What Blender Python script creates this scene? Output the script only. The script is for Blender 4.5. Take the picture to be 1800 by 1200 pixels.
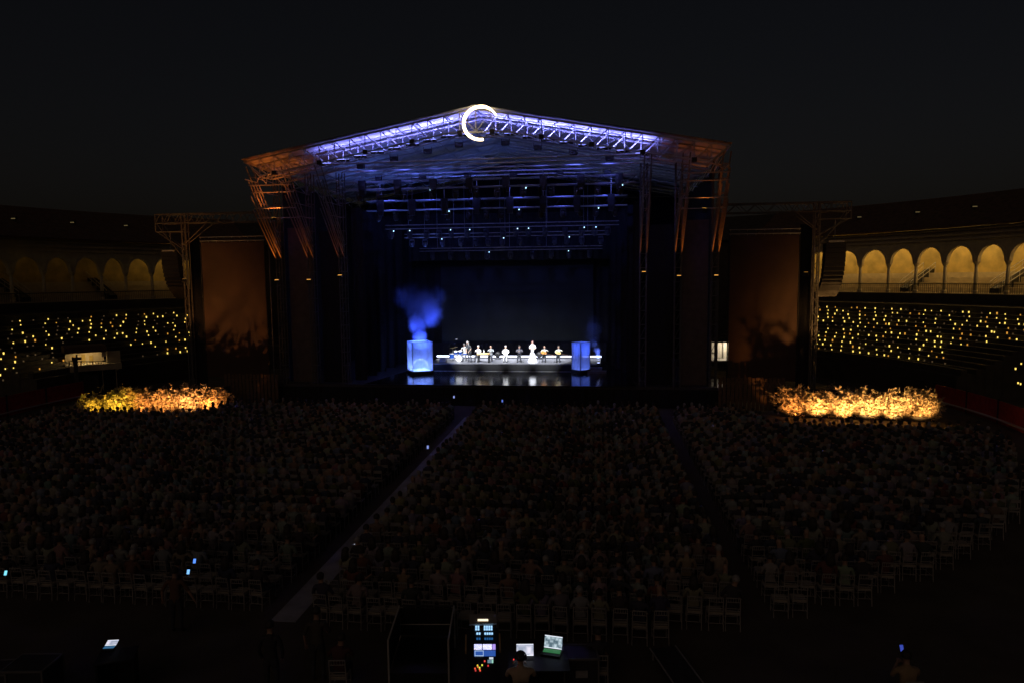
import bpy, bmesh, math, random
from mathutils import Vector, Matrix
R = math.radians
random.seed(7)
sc = bpy.context.scene
C = sc.collection
for o in list(bpy.data.objects): bpy.data.objects.remove(o)

# ------------------------------------------------------------------ camera
CAM = Vector((8.6, -49.0, 9.3)); YAW, PITCH, ROLL, FPX = 7.1, 5.24, 0.6, 1200.0
CROT = Matrix.Rotation(R(YAW), 3, 'Z') @ Matrix.Rotation(R(90-PITCH), 3, 'X') @ Matrix.Rotation(R(-ROLL), 3, 'Z')
cd = bpy.data.cameras.new('camera'); cam = bpy.data.objects.new('camera', cd); C.objects.link(cam)
cd.sensor_width = 36.0; cd.lens = 24.0; cd.clip_start = 0.1; cd.clip_end = 3000
cam.matrix_world = Matrix.Translation(CAM) @ CROT.to_4x4()
sc.camera = cam

# ------------------------------------------------------------------ sky, moonlight-weak sun, exposure
w = bpy.data.worlds.new('World'); sc.world = w; w.use_nodes = True
nt = w.node_tree; nt.nodes.clear()
sky = nt.nodes.new('ShaderNodeTexSky'); sky.sky_type = 'NISHITA'; sky.sun_disc = False
sky.sun_elevation = R(32.0); sky.sun_rotation = R(192); sky.air_density = 1.0; sky.dust_density = 5.0; sky.ozone_density = 1.0
bg = nt.nodes.new('ShaderNodeBackground'); bg.inputs[1].default_value = 0.0019
wo = nt.nodes.new('ShaderNodeOutputWorld')
tint = nt.nodes.new('ShaderNodeVectorMath'); tint.operation = 'MULTIPLY'; tint.inputs[1].default_value = (1.22, .90, .76)   # town haze takes the teal out of the night sky
nt.links.new(sky.outputs[0], tint.inputs[0]); nt.links.new(tint.outputs[0], bg.inputs[0]); nt.links.new(bg.outputs[0], wo.inputs[0])
sl = bpy.data.lights.new('sun', 'SUN'); sl.energy = 0.0105; sl.angle = R(75); sl.color = (1.0, 0.99, 0.95)
sun = bpy.data.objects.new('sun', sl); C.objects.link(sun)
sun.rotation_euler = (R(58), 0, R(-12))          # added fill from behind the camera, standing in for near gallery light
vs = sc.view_settings; vs.view_transform = 'Standard'; vs.look = 'None'; vs.exposure = 0.0; vs.gamma = 1.0; vs.use_curve_mapping = False
sc.render.engine = 'CYCLES'
cy = sc.cycles; cy.use_denoising = True; cy.max_bounces = 6; cy.diffuse_bounces = 3; cy.glossy_bounces = 3
cy.transmission_bounces = 4; cy.transparent_max_bounces = 12; cy.volume_bounces = 1; cy.sample_clamp_indirect = 4.0
cy.caustics_reflective = False; cy.caustics_refractive = False; cy.use_light_tree = True

# ------------------------------------------------------------------ pixel helpers (where a line of sight meets a real plane)
def ray(u, v):
    return CROT @ Vector((u-900.0, 600.0-v, -FPX))
def at(u, v, y):
    d = ray(u, v); return CAM + d*((y-CAM.y)/d.y)
def gd(u, v, z=0.0):
    d = ray(u, v); return CAM + d*((z-CAM.z)/d.z)
def px(p):
    q = CROT.transposed() @ (Vector(p)-CAM)
    if q.z > -0.1: return None
    return (900+FPX*q.x/-q.z, 600-FPX*q.y/-q.z, -q.z)

# ------------------------------------------------------------------ materials
MATS = {}
def nodes_of(m):
    m.use_nodes = True; n = m.node_tree; return n, n.nodes['Principled BSDF']
def mat(name, col, rough=0.6, metal=0.0, var=0.15, scale=3.0, bump=0.0, spec=0.5, coat=0.0):
    if name in MATS: return MATS[name]
    m = bpy.data.materials.new(name); n, b = nodes_of(m)
    tc = n.nodes.new('ShaderNodeTexCoord'); no = n.nodes.new('ShaderNodeTexNoise'); no.inputs['Scale'].default_value = scale; no.inputs['Detail'].default_value = 6
    n.links.new(tc.outputs['Object'], no.inputs['Vector'])
    rp = n.nodes.new('ShaderNodeValToRGB'); rp.color_ramp.elements[0].position = .3; rp.color_ramp.elements[1].position = .72
    rp.color_ramp.elements[0].color = (*[c*(1-var) for c in col], 1); rp.color_ramp.elements[1].color = (*[min(1, c*(1+var)) for c in col], 1)
    n.links.new(no.outputs['Fac'], rp.inputs[0]); n.links.new(rp.outputs[0], b.inputs['Base Color'])
    b.inputs['Roughness'].default_value = rough; b.inputs['Metallic'].default_value = metal
    b.inputs['Specular IOR Level'].default_value = spec; b.inputs['Coat Weight'].default_value = coat
    if bump:
        bp = n.nodes.new('ShaderNodeBump'); bp.inputs['Strength'].default_value = bump
        n.links.new(no.outputs['Fac'], bp.inputs['Height']); n.links.new(bp.outputs[0], b.inputs['Normal'])
    MATS[name] = m; return m
def emit(name, col, s, sampled=True):
    if name in MATS: return MATS[name]
    m = bpy.data.materials.new(name); n, b = nodes_of(m)
    b.inputs['Base Color'].default_value = (*[c*.3 for c in col], 1); b.inputs['Emission Color'].default_value = (*col, 1); b.inputs['Emission Strength'].default_value = s
    if not sampled: m.cycles.emission_sampling = 'NONE'
    MATS[name] = m; return m
def objcol(name, rough=0.8, mul=1.0):
    m = bpy.data.materials.new(name); n, b = nodes_of(m)
    oi = n.nodes.new('ShaderNodeObjectInfo'); tc = n.nodes.new('ShaderNodeTexCoord'); no = n.nodes.new('ShaderNodeTexNoise'); no.inputs['Scale'].default_value = 9
    n.links.new(tc.outputs['Object'], no.inputs['Vector'])
    mr = n.nodes.new('ShaderNodeMapRange'); mr.inputs[3].default_value = .75*mul; mr.inputs[4].default_value = 1.2*mul
    n.links.new(no.outputs['Fac'], mr.inputs[0])
    mx = n.nodes.new('ShaderNodeVectorMath'); mx.operation = 'SCALE'
    n.links.new(oi.outputs['Color'], mx.inputs[0]); n.links.new(mr.outputs[0], mx.inputs['Scale']); n.links.new(mx.outputs[0], b.inputs['Base Color'])
    b.inputs['Roughness'].default_value = rough; MATS[name] = m; return m
def attrcol(name, rough=0.8):
    m = bpy.data.materials.new(name); n, b = nodes_of(m)
    a = n.nodes.new('ShaderNodeAttribute'); a.attribute_name = 'Col'
    n.links.new(a.outputs['Color'], b.inputs['Base Color']); b.inputs['Roughness'].default_value = rough; MATS[name] = m; return m

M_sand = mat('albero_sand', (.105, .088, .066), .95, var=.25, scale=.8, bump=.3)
M_black = mat('black_paint', (.018, .018, .02), .55, var=.3)
M_blackcloth = mat('black_molton', (.02, .02, .022), .95, var=.3, scale=8, bump=.2)
M_darkcloth = mat('dark_cloth', (.045, .045, .05), .95, var=.3, scale=6, bump=.2)
M_alu = mat('truss_aluminium', (.55, .56, .58), .45, .5, var=.12, scale=6)
M_brace = mat('matt_scaffold_tube', (.30, .27, .24), .7, 0.0, var=.25, scale=6)
M_steel = mat('galvanised_steel', (.42, .42, .43), .55, .3, var=.2, scale=7)
M_white = mat('white_paint', (.62, .60, .56), .5, var=.1, scale=8)
M_lime = mat('limewash', (.60, .52, .36), .9, var=.12, scale=2, bump=.15)
M_ochre = mat('ochre_plaster', (.60, .46, .16), .9, var=.32, scale=.9, bump=.15)
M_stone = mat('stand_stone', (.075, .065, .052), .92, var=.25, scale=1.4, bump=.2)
M_tile = mat('roof_tile', (.14, .085, .055), .9, var=.35, scale=2.5, bump=.4)
M_red = mat('red_barrier_wood', (.48, .04, .025), .6, var=.25, scale=3)
M_wood = mat('blond_wood', (.55, .36, .17), .45, var=.2, scale=10)
M_rubber = mat('rubber', (.02, .02, .02), .8)
M_skin = mat('skin', (.46, .29, .21), .6, var=.1, scale=12)
M_hair = mat('dark_hair', (.05, .042, .036), .6, var=.3, scale=20)
M_grey = mat('grey_hair', (.35, .34, .33), .6, var=.2, scale=20)
M_trouser = mat('trousers', (.06, .062, .075), .85, var=.3, scale=9)
M_shoe = mat('shoe_leather', (.02, .018, .016), .4)
M_cloth = objcol('shirt_cloth')
M_crowd = attrcol('crowd_cloth')

# ------------------------------------------------------------------ mesh builder
class MB:
    def __init__(s): s.v = []; s.f = []; s.m = []
    def add(s, vs, fs, mi=0):
        o = len(s.v); s.v.extend([tuple(p) for p in vs]); s.f.extend([tuple(i+o for i in f) for f in fs]); s.m.extend([mi]*len(fs)); return s
    def box(s, c, d, mi=0, rot=None):
        h = [x/2 for x in d]; vs = [Vector((sx*h[0], sy*h[1], sz*h[2])) for sx in (-1, 1) for sy in (-1, 1) for sz in (-1, 1)]
        if rot is not None: vs = [rot @ p for p in vs]
        c = Vector(c)
        return s.add([p+c for p in vs], [(0, 1, 3, 2), (4, 6, 7, 5), (0, 4, 5, 1), (2, 3, 7, 6), (0, 2, 6, 4), (1, 5, 7, 3)], mi)
    def bb(s, x0, x1, y0, y1, z0, z1, mi=0):
        return s.box(((x0+x1)/2, (y0+y1)/2, (z0+z1)/2), (abs(x1-x0), abs(y1-y0), abs(z1-z0)), mi)
    def tube(s, a, b, r, n=6, mi=0, r2=None):
        a, b = Vector(a), Vector(b); d = (b-a)
        if d.length < 1e-6: return s
        q = d.to_track_quat('Z', 'Y'); r2 = r if r2 is None else r2; vs = []
        for p, rr in ((a, r), (b, r2)):
            for k in range(n):
                t = 2*math.pi*k/n; vs.append(p+q @ Vector((rr*math.cos(t), rr*math.sin(t), 0)))
        fs = [(k, (k+1) % n, n+(k+1) % n, n+k) for k in range(n)]+[tuple(range(n))[::-1], tuple(range(n, 2*n))]
        return s.add(vs, fs, mi)
    def path(s, pts, r, n=6, mi=0, close=False):
        pts = [Vector(p) for p in pts]; vs = []; N = len(pts); up = None
        for i, p in enumerate(pts):
            a = pts[i-1] if (i or close) else p; b = pts[(i+1) % N] if (i < N-1 or close) else p
            q = (b-a).normalized().to_track_quat('Z', 'Y'); rr = r[i] if isinstance(r, (list, tuple)) else r
            for k in range(n):
                t = 2*math.pi*k/n; vs.append(p+q @ Vector((rr*math.cos(t), rr*math.sin(t), 0)))
        fs = []
        for i in range(N if close else N-1):
            j = (i+1) % N
            fs += [(i*n+k, i*n+(k+1) % n, j*n+(k+1) % n, j*n+k) for k in range(n)]
        if not close: fs += [tuple(range(n))[::-1], tuple(range((N-1)*n, N*n))]
        return s.add(vs, fs, mi)
    def lathe(s, prof, c=(0, 0, 0), n=12, mi=0, axis=None):
        vs = []; c = Vector(c); rot = axis if axis is not None else Matrix.Identity(3)
        for r, z in prof:
            for k in range(n):
                t = 2*math.pi*k/n; vs.append(c+rot @ Vector((r*math.cos(t), r*math.sin(t), z)))
        fs = []
        for i in range(len(prof)-1):
            fs += [(i*n+k, i*n+(k+1) % n, (i+1)*n+(k+1) % n, (i+1)*n+k) for k in range(n)]
        fs += [tuple(range(n))[::-1], tuple(range((len(prof)-1)*n, len(prof)*n))]
        return s.add(vs, fs, mi)
    def ball(s, c, r, n=10, m=6, mi=0, sc_=(1, 1, 1)):
        prof = [(max(1e-4, math.sin(math.pi*i/m)), -math.cos(math.pi*i/m)) for i in range(m+1)]
        return s.lathe(prof, c, n, mi, Matrix.Diagonal([r*k for k in sc_]))
    def mesh(s, name, mats, smooth=False):
        me = bpy.data.meshes.new(name); me.from_pydata(s.v, [], s.f)
        for m in (mats if isinstance(mats, (list, tuple)) else [mats]): me.materials.append(m)
        if any(s.m): me.polygons.foreach_set('material_index', s.m)
        if smooth: me.polygons.foreach_set('use_smooth', [True]*len(s.f))
        me.update(); return me
    def build(s, name, mats, parent=None, loc=None, smooth=False):
        return link(name, s.mesh(name, mats, smooth), parent, loc)
def link(name, me, parent=None, loc=None, rz=0.0):
    o = bpy.data.objects.new(name, me); C.objects.link(o)
    if loc is not None: o.location = loc
    if rz: o.rotation_euler.z = rz
    if parent: o.parent = parent
    return o
def tag(o, label=None, cat=None, group=None, kind=None):
    if label: o['label'] = label
    if cat: o['category'] = cat
    if group: o['group'] = group
    if kind: o['kind'] = kind
    return o
def thing(name, loc, label, cat, group=None, rz=0.0):
    o = link(name, None, None, loc, rz); o.empty_display_size = .2
    return tag(o, label, cat, group)
def copy_tree(o, parent=None):
    c = o.copy(); C.objects.link(c); c.parent = parent
    for ch in o.children: copy_tree(ch, c)
    return c
def aim(o, d):
    o.rotation_euler = Vector(d).to_track_quat('-Z', 'Y').to_euler()
def spot(name, parent, loc, d, energy, col, cone=60, blend=.6, rad=.08):
    l = bpy.data.lights.new(name, 'SPOT'); l.energy = energy; l.color = col; l.spot_size = R(cone); l.spot_blend = blend; l.shadow_soft_size = rad
    o = bpy.data.objects.new(name, l); C.objects.link(o); o.location = loc; aim(o, d); o.parent = parent; return o
def area(name, parent, loc, d, energy, col, sx, sy, spread=180):
    l = bpy.data.lights.new(name, 'AREA'); l.shape = 'RECTANGLE'; l.size = sx; l.size_y = sy; l.energy = energy; l.color = col; l.spread = R(spread)
    o = bpy.data.objects.new(name, l); C.objects.link(o); o.location = loc; aim(o, d); o.parent = parent; return o
def pointl(name, parent, loc, energy, col, rad=.06):
    l = bpy.data.lights.new(name, 'POINT'); l.energy = energy; l.color = col; l.shadow_soft_size = rad
    o = bpy.data.objects.new(name, l); C.objects.link(o); o.location = loc; o.parent = parent; return o
def P3(x, y, z): return Vector((x, y, z))
def side(x): return 'left' if x < 0 else 'right'
ORD = ['first', 'second', 'third', 'fourth', 'fifth', 'sixth', 'seventh', 'eighth', 'ninth', 'tenth', 'eleventh', 'twelfth', 'thirteenth', 'fourteenth', 'fifteenth', 'sixteenth', 'seventeenth', 'eighteenth', 'nineteenth', 'twentieth']
def ordn(i):
    if i < 20: return ORD[i]
    t = ['twenty', 'thirty', 'forty', 'fifty'][(i+1)//10-2]; k = (i+1) % 10
    return {'twenty': 'twentieth', 'thirty': 'thirtieth', 'forty': 'fortieth', 'fifty': 'fiftieth'}[t] if k == 0 else t+'-'+ORD[k-1]

# ------------------------------------------------------------------ ground
XC = 0.85                                    # stage axis
g = MB(); N = 40
g.add([(-1500+3000*i/N, -1500+3000*j/N, 0) for j in range(N+1) for i in range(N+1)], [(j*(N+1)+i, j*(N+1)+i+1, (j+1)*(N+1)+i+1, (j+1)*(N+1)+i) for j in range(N) for i in range(N)])
tag(g.build('ground', M_sand), kind='structure')
M_carpet = mat('pale_aisle_carpet', (.42, .42, .44), .9, var=.25, scale=1.6, bump=.1)
a0, a1 = gd(497, 1092), gd(826, 733)
dA = (a1-a0).normalized(); nA = Vector((dA.y, -dA.x, 0))
ai = MB(); L = (a1-a0).length
for k in range(14):
    p = a0+dA*(L*k/14); q = a0+dA*(L*(k+1)/14-.012)
    ai.add([p-nA*.36+P3(0, 0, .008), p+nA*.36+P3(0, 0, .008), q+nA*.36+P3(0, 0, .008), q-nA*.36+P3(0, 0, .008), p-nA*.36, p+nA*.36, q+nA*.36, q-nA*.36],
           [(0, 1, 2, 3), (4, 0, 3, 7), (1, 5, 6, 2), (4, 5, 1, 0), (3, 2, 6, 7)])
tag(ai.build('aisle_path', M_carpet), kind='structure')

# ------------------------------------------------------------------ the bullring: stands, gallery, barrier
RC = CAM + Vector((-math.sin(R(YAW)), math.cos(R(YAW)), 0))*46.0 - Vector((math.cos(R(YAW)), math.sin(R(YAW)), 0))*2.6; RC.z = 0
RS = 1.1
def ring(u, v, r):
    """angle on the ring of radius r behind pixel u"""
    r += RS; d = ray(u, v); d.z = 0; o = CAM-RC; o.z = 0
    a = d.dot(d); b = 2*o.dot(d); c = o.dot(o)-r*r; t = (-b+math.sqrt(b*b-4*a*c))/(2*a); p = o+d*t
    a_ = math.atan2(p.y, p.x)
    return a_+2*math.pi if a_ < -math.pi/2 else a_
def pol(r, t, z): return Vector((RC.x+(r+RS)*math.cos(t), RC.y+(r+RS)*math.sin(t), z))
def arc_solid(mb, prof, t0, t1, n, mi=0):
    """sweep a closed (r,z) profile along the ring"""
    k = len(prof); vs = []
    for i in range(n+1):
        t = t0+(t1-t0)*i/n; vs += [pol(r, t, z) for r, z in prof]
    fs = [(i*k+j, i*k+(j+1) % k, (i+1)*k+(j+1) % k, (i+1)*k+j) for i in range(n) for j in range(k)]
    fs += [tuple(range(k))[::-1], tuple(range(n*k, n*k+k))]
    return mb.add(vs, fs, mi)
colR = [ring(u, 470, 45.2) for u in (1513, 1563, 1611, 1662, 1717, 1773)]
colL = [ring(u, 480, 45.2) for u in (311, 266, 220, 177, 126, 75, 18)]
def extend(c, before, after):
    d0 = c[1]-c[0]; d1 = c[-1]-c[-2]
    return [c[0]-d0*k for k in range(before, 0, -1)]+c+[c[-1]+d1*(k+1) for k in range(after)]
colR = extend(colR, 4, 3); colL = extend(colL, 3, 3)
ZF, ZS, ZT, ZE = 7.5, 10.4, 11.8, 13.5     # gallery floor, arch springing, arch top, eave
NROW = 13
def row_rz(k): return 34.4+k*.68, 2.1+k*.32
def build_side(cols, name):
    lit = name == 'right'
    tmin, tmax = min(cols), max(cols)
    mid = pol(45, (tmin+tmax)/2, 0)
    st = thing('tiered_stand', mid, 'dark stone seating tiers dotted with candles on the %s of the ring' % name, 'stand', 'stone stands of the bullring')
    def loc(mb):
        mb.v = [(p[0]-mid.x, p[1]-mid.y, p[2]-mid.z) for p in mb.v]; return mb
    for k in range(NROW):
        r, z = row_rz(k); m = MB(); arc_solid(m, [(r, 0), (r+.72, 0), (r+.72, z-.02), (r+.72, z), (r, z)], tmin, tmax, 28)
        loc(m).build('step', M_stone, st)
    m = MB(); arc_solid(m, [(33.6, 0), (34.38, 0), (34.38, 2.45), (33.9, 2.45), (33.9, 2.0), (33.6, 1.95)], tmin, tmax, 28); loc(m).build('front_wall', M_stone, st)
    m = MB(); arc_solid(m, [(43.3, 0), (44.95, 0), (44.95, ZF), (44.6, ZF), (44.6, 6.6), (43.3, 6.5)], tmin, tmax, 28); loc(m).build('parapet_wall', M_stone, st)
    ga = thing('arcade_gallery', mid, ('warmly lit' if lit else 'dim unlit')+' arcaded gallery with ochre walls above the %s stand' % name, 'gallery', 'arcaded galleries of the bullring')
    # interior
    for k in range(5):
        m = MB(); r = 45.7+k*.85; arc_solid(m, [(r, ZF-.4), (r+.95, ZF-.4), (r+.95, ZF+.1+k*.46), (r, ZF+.1+k*.46)], tmin, tmax, 28); loc(m).build('seat_step', M_lime, ga)
    m = MB(); arc_solid(m, [(50.1, ZF-1), (50.5, ZF-1), (50.5, 13.9), (50.1, 13.9)], tmin, tmax, 28); loc(m).build('back_wall', M_ochre, ga)
    m = MB(); arc_solid(m, [(44.9, ZE-.02), (50.08, 13.8), (50.08, 13.9), (44.9, ZE+.1)], tmin, tmax, 28); loc(m).build('ceiling', M_lime, ga)
    m = MB(); arc_solid(m, [(44.96, ZF-.5), (45.68, ZF-.5), (45.68, ZF+.05), (44.96, ZF+.05)], tmin, tmax, 28); loc(m).build('floor_slab', M_lime, ga)
    rf = MB(); n = 90
    arc_solid(rf, [(44.2, ZE+.12), (44.25, ZE-.05), (51.5, 16.75), (51.5, 17.05)], tmin, tmax, 40); loc(rf).build('roof', M_tile, ga)
    for k in range(3):
        m = MB(); z = ZT+.55+k*.42; o = .06+.09*k; arc_solid(m, [(44.9-o, z), (45.3, z), (45.3, z+.16), (44.9-o, z+.13)], tmin, tmax, 40); loc(m).build('cornice', M_lime, ga)
    m = MB(); arc_solid(m, [(45.02, ZT+.57), (45.32, ZT+.57), (45.32, ZE-.02), (45.02, ZE-.02)], tmin, tmax, 40); loc(m).build('frieze', M_lime, ga)
    # balustrade
    m = MB(); arc_solid(m, [(44.95, ZF+.85), (45.05, ZF+.85), (45.05, ZF+.92), (44.95, ZF+.92)], tmin, tmax, 40); loc(m).build('handrail', M_black, ga)
    for i in range(len(cols)-1):
        ta, tb = cols[i], cols[i+1]
        m = MB()
        for k in range(1, 14):
            t = ta+(tb-ta)*k/14; m.tube(pol(45, t, ZF+.06), pol(45, t, ZF+.86), .016, 4)
        loc(m).build('baluster_row', M_black, ga)
    for t in cols:
        c = pol(45.15, t, 0)-mid
        m = MB(); m.lathe([(.15, ZF+.35), (.165, ZF+1.2), (.13, ZS-.42)], c, 12); sh = m.build('column', M_lime, ga, smooth=True)
        m = MB(); m.lathe([(.2, ZF+.05), (.2, ZF+.14), (.24, ZF+.16), (.24, ZF+.24), (.17, ZF+.35)], c, 12); m.build('column_base', M_lime, sh)
        m = MB(); m.lathe([(.13, ZS-.42), (.17, ZS-.4), (.14, ZS-.36), (.27, ZS-.08), (.31, ZS-.07), (.31, ZS)], c, 12); m.build('capital', M_lime, sh)
    # arches: spandrel wall with a semicircular opening, plus an archivolt moulding
    for i in range(len(cols)-1):
        ta, tb = cols[i], cols[i+1]; m = MB(); ar = MB(); K = 16; half = abs(tb-ta)*45.15/2; orr = half-.24
        top = ZT+.56; vs = []
        def P(s, z, r): return pol(r, (ta+tb)/2+(tb-ta)/2*s, z)-mid
        hgt = ZT-ZS
        pts = [(-1, ZS), (-orr/half, ZS)]+[(-orr/half*math.cos(math.pi*j/K), ZS+hgt*math.sin(math.pi*j/K)) for j in range(1, K)]+[(orr/half, ZS), (1, ZS)]
        for s_, z in pts:
            vs += [P(s_, z, 45.0), P(s_, top, 45.0), P(s_, z, 45.32), P(s_, top, 45.32)]
        fs = []
        for j in range(len(pts)-1):
            a, b = j*4, j*4+4
            fs += [(a, b, b+1, a+1), (a+2, a+3, b+3, b+2), (a, a+2, b+2, b), (a+1, b+1, b+3, a+3)]
        m.add(vs, fs); w_ = m.build('arch', M_lime, ga)
        vs = []; fs = []
        for j in range(K+1):
            ca, sa = math.cos(math.pi*j/K), math.sin(math.pi*j/K)
            for rr in (1.0, 1.17):
                ss = -ca*rr*orr/half; zz = ZS+hgt*sa*rr
                ss = max(-1.0, min(1.0, ss))
                vs += [P(ss, zz, 44.94), P(ss, zz, 45.0)]
        for j in range(K):
            a, b = j*4, j*4+4
            fs += [(a, b, b+2, a+2), (a+2, b+2, b+3, a+3), (a, a+1, b+1, b)]
        ar.add(vs, fs); ar.build('archivolt', M_lime, w_)
    # stairs between the gallery seats, with white tube rails
    for i in range(2, len(cols)-1, 3):
        t = cols[i]*.55+cols[i+1]*.45
        for sgn in (-1, 1):
            rl = MB(); tt = t+sgn*.012
            rl.path([pol(45.9, tt, ZF+1.1), pol(49.8, tt, ZF+3.0)], .03, 5)
            rl.path([pol(45.9, tt, ZF+.7), pol(49.8, tt, ZF+2.6)], .02, 5)
            for k in range(5): rl.tube(pol(45.9+k*.97, tt, ZF+.1+k*.4), pol(45.9+k*.97, tt, ZF+1.1+k*.475), .022, 4)
            loc(rl).build('stair_rail', M_white, ga)
        sw = MB(); arc_solid(sw, [(45.75, ZF), (49.9, ZF), (49.9, ZF+2.35), (45.75, ZF+.5)], t-.009, t+.009, 1); loc(sw).build('stair_wall', M_black, ga)
    # lamps under the ceiling
    for i in range(len(cols)-1):
        tm = (cols[i]+cols[i+1])/2
        far = i < 4 if not lit else False
        e = 78.0 if lit else (30.0 if i == 2 else 7.0 if i == 3 else 3.0 if i == 4 else 8.0 if i == 1 else 1.2)
        lp = pol(47.8, tm, 13.1)
        fx = MB(); fx.lathe([(.02, .16), (.05, .15), (.16, 0), (.15, -.02)], (0, 0, 0), 10)
        f = fx.build('gallery_lamp', M_black, None, lp); tag(f, 'small shaded lamp under the %s gallery ceiling, %s bay out from the stage' % (name, ORD[i]), 'lamp', 'gallery ceiling lamps')
        pointl('gallery_bulb', f, (0, 0, -.12), e*(.72+.5*((i*7) % 5)/4), (1.0, .66, .25), .08)
    # small floodlights standing on the roof
    for j, u in enumerate((1510, 1612, 1712) if lit else (222, 128, 25)):
        t = ring(u, 400, 47.5); b = pol(47.4, t, 15.02)
        fl = thing('roof_floodlight', b, 'little floodlight on the %s gallery roof, %s from the stage' % (name, ORD[j]), 'floodlight', 'floodlights on the gallery roofs')
        q = MB(); q.tube((0, 0, -.1), (0, 0, .35), .03, 5); q.build('stem', M_black, fl)
        q = MB(); q.box((0, 0, .45), (.5, .22, .26)); q.build('housing', M_black, fl)
        q = MB(); q.box((0, -.13, .42), (.4, .03, .06)); q.build('lens', emit('roof_lens', (1, .75, .3), .14 if lit else .12, False), fl)
    return st
build_side(colR, 'right'); build_side(colL, 'left')

# plain curve of the ring behind the stage
m = MB(); tA, tB = max(colR), min(colL)
if tA > tB: tA, tB = max(colR[:2]+[colR[0]]), min(colL)
far = MB(); c0 = colR[0] if colR[0] > colR[-1] else colR[-1]; c1 = colL[0] if colL[0] < colL[-1] else colL[-1]
arc_solid(far, [(44.9, 0), (50.5, 0), (50.5, 13.8), (51.5, 16.9), (44.2, 13.6), (44.9, 13.4)], c0+.003, c1-.003, 40)
tag(far.build('far_gallery_wall', M_stone), 'unlit far curve of the bullring wall behind the big stage', 'wall')  # dark stone in place of ochre, so the wall reads as unlit

# red barrier boards
def barrier(us, name):
    ts = [ring(u, 720, 32.0) for u in us]; mid = pol(32, sum(ts)/len(ts), 0)
    b = thing('ring_barrier', mid, 'low red board barrier of the ring at the %s edge of the floor' % name, 'barrier', 'red ring barriers')
    step = .085; t0, t1 = min(ts), max(ts); n = max(2, int((t1-t0)/step)); 
    for i in range(n):
        ta = t0+(t1-t0)*i/n; tb = t0+(t1-t0)*(i+1)/n-.004
        m = MB(); arc_solid(m, [(32, .05), (32.07, .05), (32.07, 1.45), (32, 1.45)], ta, tb, 4); m.v = [(p[0]-mid.x, p[1]-mid.y, p[2]) for p in m.v]; m.build('board', M_red, b)
        c = pol(32.05, tb+.002, 0)-mid; m = MB(); m.box((c.x, c.y, .78), (.14, .14, 1.56)); m.build('post', M_black, b)
    m = MB(); arc_solid(m, [(31.75, .30), (31.99, .30), (31.99, .36), (31.75, .36)], t0, t1, 24); m.v = [(p[0]-mid.x, p[1]-mid.y, p[2]) for p in m.v]; m.build('foot_ledge', M_white, b)
barrier((1640, 1860), 'right'); barrier((-60, 150), 'left')

# ------------------------------------------------------------------ candles on the tiers
M_cA = emit('candle_glow_bright', (1.0, .70, .13), 1.5, False)
M_cB = emit('candle_glow_amber', (1.0, .45, .06), .7, False)
M_cC = emit('candle_glow_faint', (.9, .6, .3), .06, False)  # weak emission painted onto the unlit cups
M_wax = mat('candle_holder', (.25, .2, .12), .5)
cm = MB(); cm.lathe([(.055, 0), (.06, .03), (.075, .17), (.08, .2), (.066, .2)], n=8)
cmA, cmB = cm.mesh('candle', M_cA), cm.mesh('candle', M_cB)
def candle_spots(name):
    rng = random.Random(11 if name == 'right' else 5); out = []
    for k in range(NROW):
        r, z = row_rz(k); u0, u1 = (1432, 1815) if name == 'right' else (-15, 336)
        ta, tb = ring(u0, 590, r+.4), ring(u1, 590, r+.4); n = int(abs(tb-ta)*r/(.80 if name == 'right' else 1.0))
        for i in range(n):
            t = ta+(tb-ta)*(i+.5+rng.uniform(-.34, .34))/n; p = pol(r+.3+rng.uniform(-.1, .1), t, z); q = px(p)
            if not q: continue
            u, v, d = q
            if name == 'left' and ((112 < u < 222 and v > 600) or (222 <= u < 240 and v > 612)): continue
            if name == 'right' and (u > 1665 and v > 612-(u-1665)*.1 and not (u > 1784 and v > 640)): continue
            out.append((k, p, rng.random(), d))
    return out
allc = []
for nm in ('right', 'left'):
    for k, p, s_, d in candle_spots(nm):
        dens = .66 if nm == 'right' else .50
        if s_ < dens: allc.append((d, nm, k, p, s_/dens))
        elif s_ < dens+.30: allc.append((d+1000, nm, k, p, 9))
bright = sorted([c for c in allc if c[4] <= 1], key=lambda c: c[0]); faint = [c for c in allc if c[4] > 1]
rest = MB()
cnum = {}
for c in sorted(bright[:300], key=lambda c: px(c[3])[0]): cnum.setdefault((c[1], c[2]), []).append(tuple(c[3]))
for i, (d, nm, k, p, s_) in enumerate(bright):
    if i < 300:
        o = link('candle', cmA if s_ < .78 else cmB, None, p); cs = .50+.34*((s_*13) % 1); o.scale = (cs, cs, cs*(.85+.35*((s_*7) % 1)))
        tag(o, '%s candle cup, %s from the left on the %s tier of the %s stand' % ('bright yellow' if s_ < .78 else 'dimmer amber', ordn(cnum[(nm, k)].index(tuple(p))), ORD[k], nm), 'candle', 'candles on the %s stand, %s tier' % (nm, ORD[k]))
    else: rest.lathe([(.036, 0), (.04, .02), (.05, .11), (.052, .13), (.043, .13)], p, 6)
if rest.v: tag(rest.build('candle_cluster', M_cA), 'farther lit candle cups scattered over the tiers', 'candles', kind='stuff')
fm = MB()
for d, nm, k, p, s_ in faint: fm.lathe([(.05, 0), (.06, .12)], p, 6)
tag(fm.build('unlit_candle_cups', M_cC), 'dim candle cups with a faint painted glow scattered over the tiers', 'candles', kind='stuff')

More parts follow.
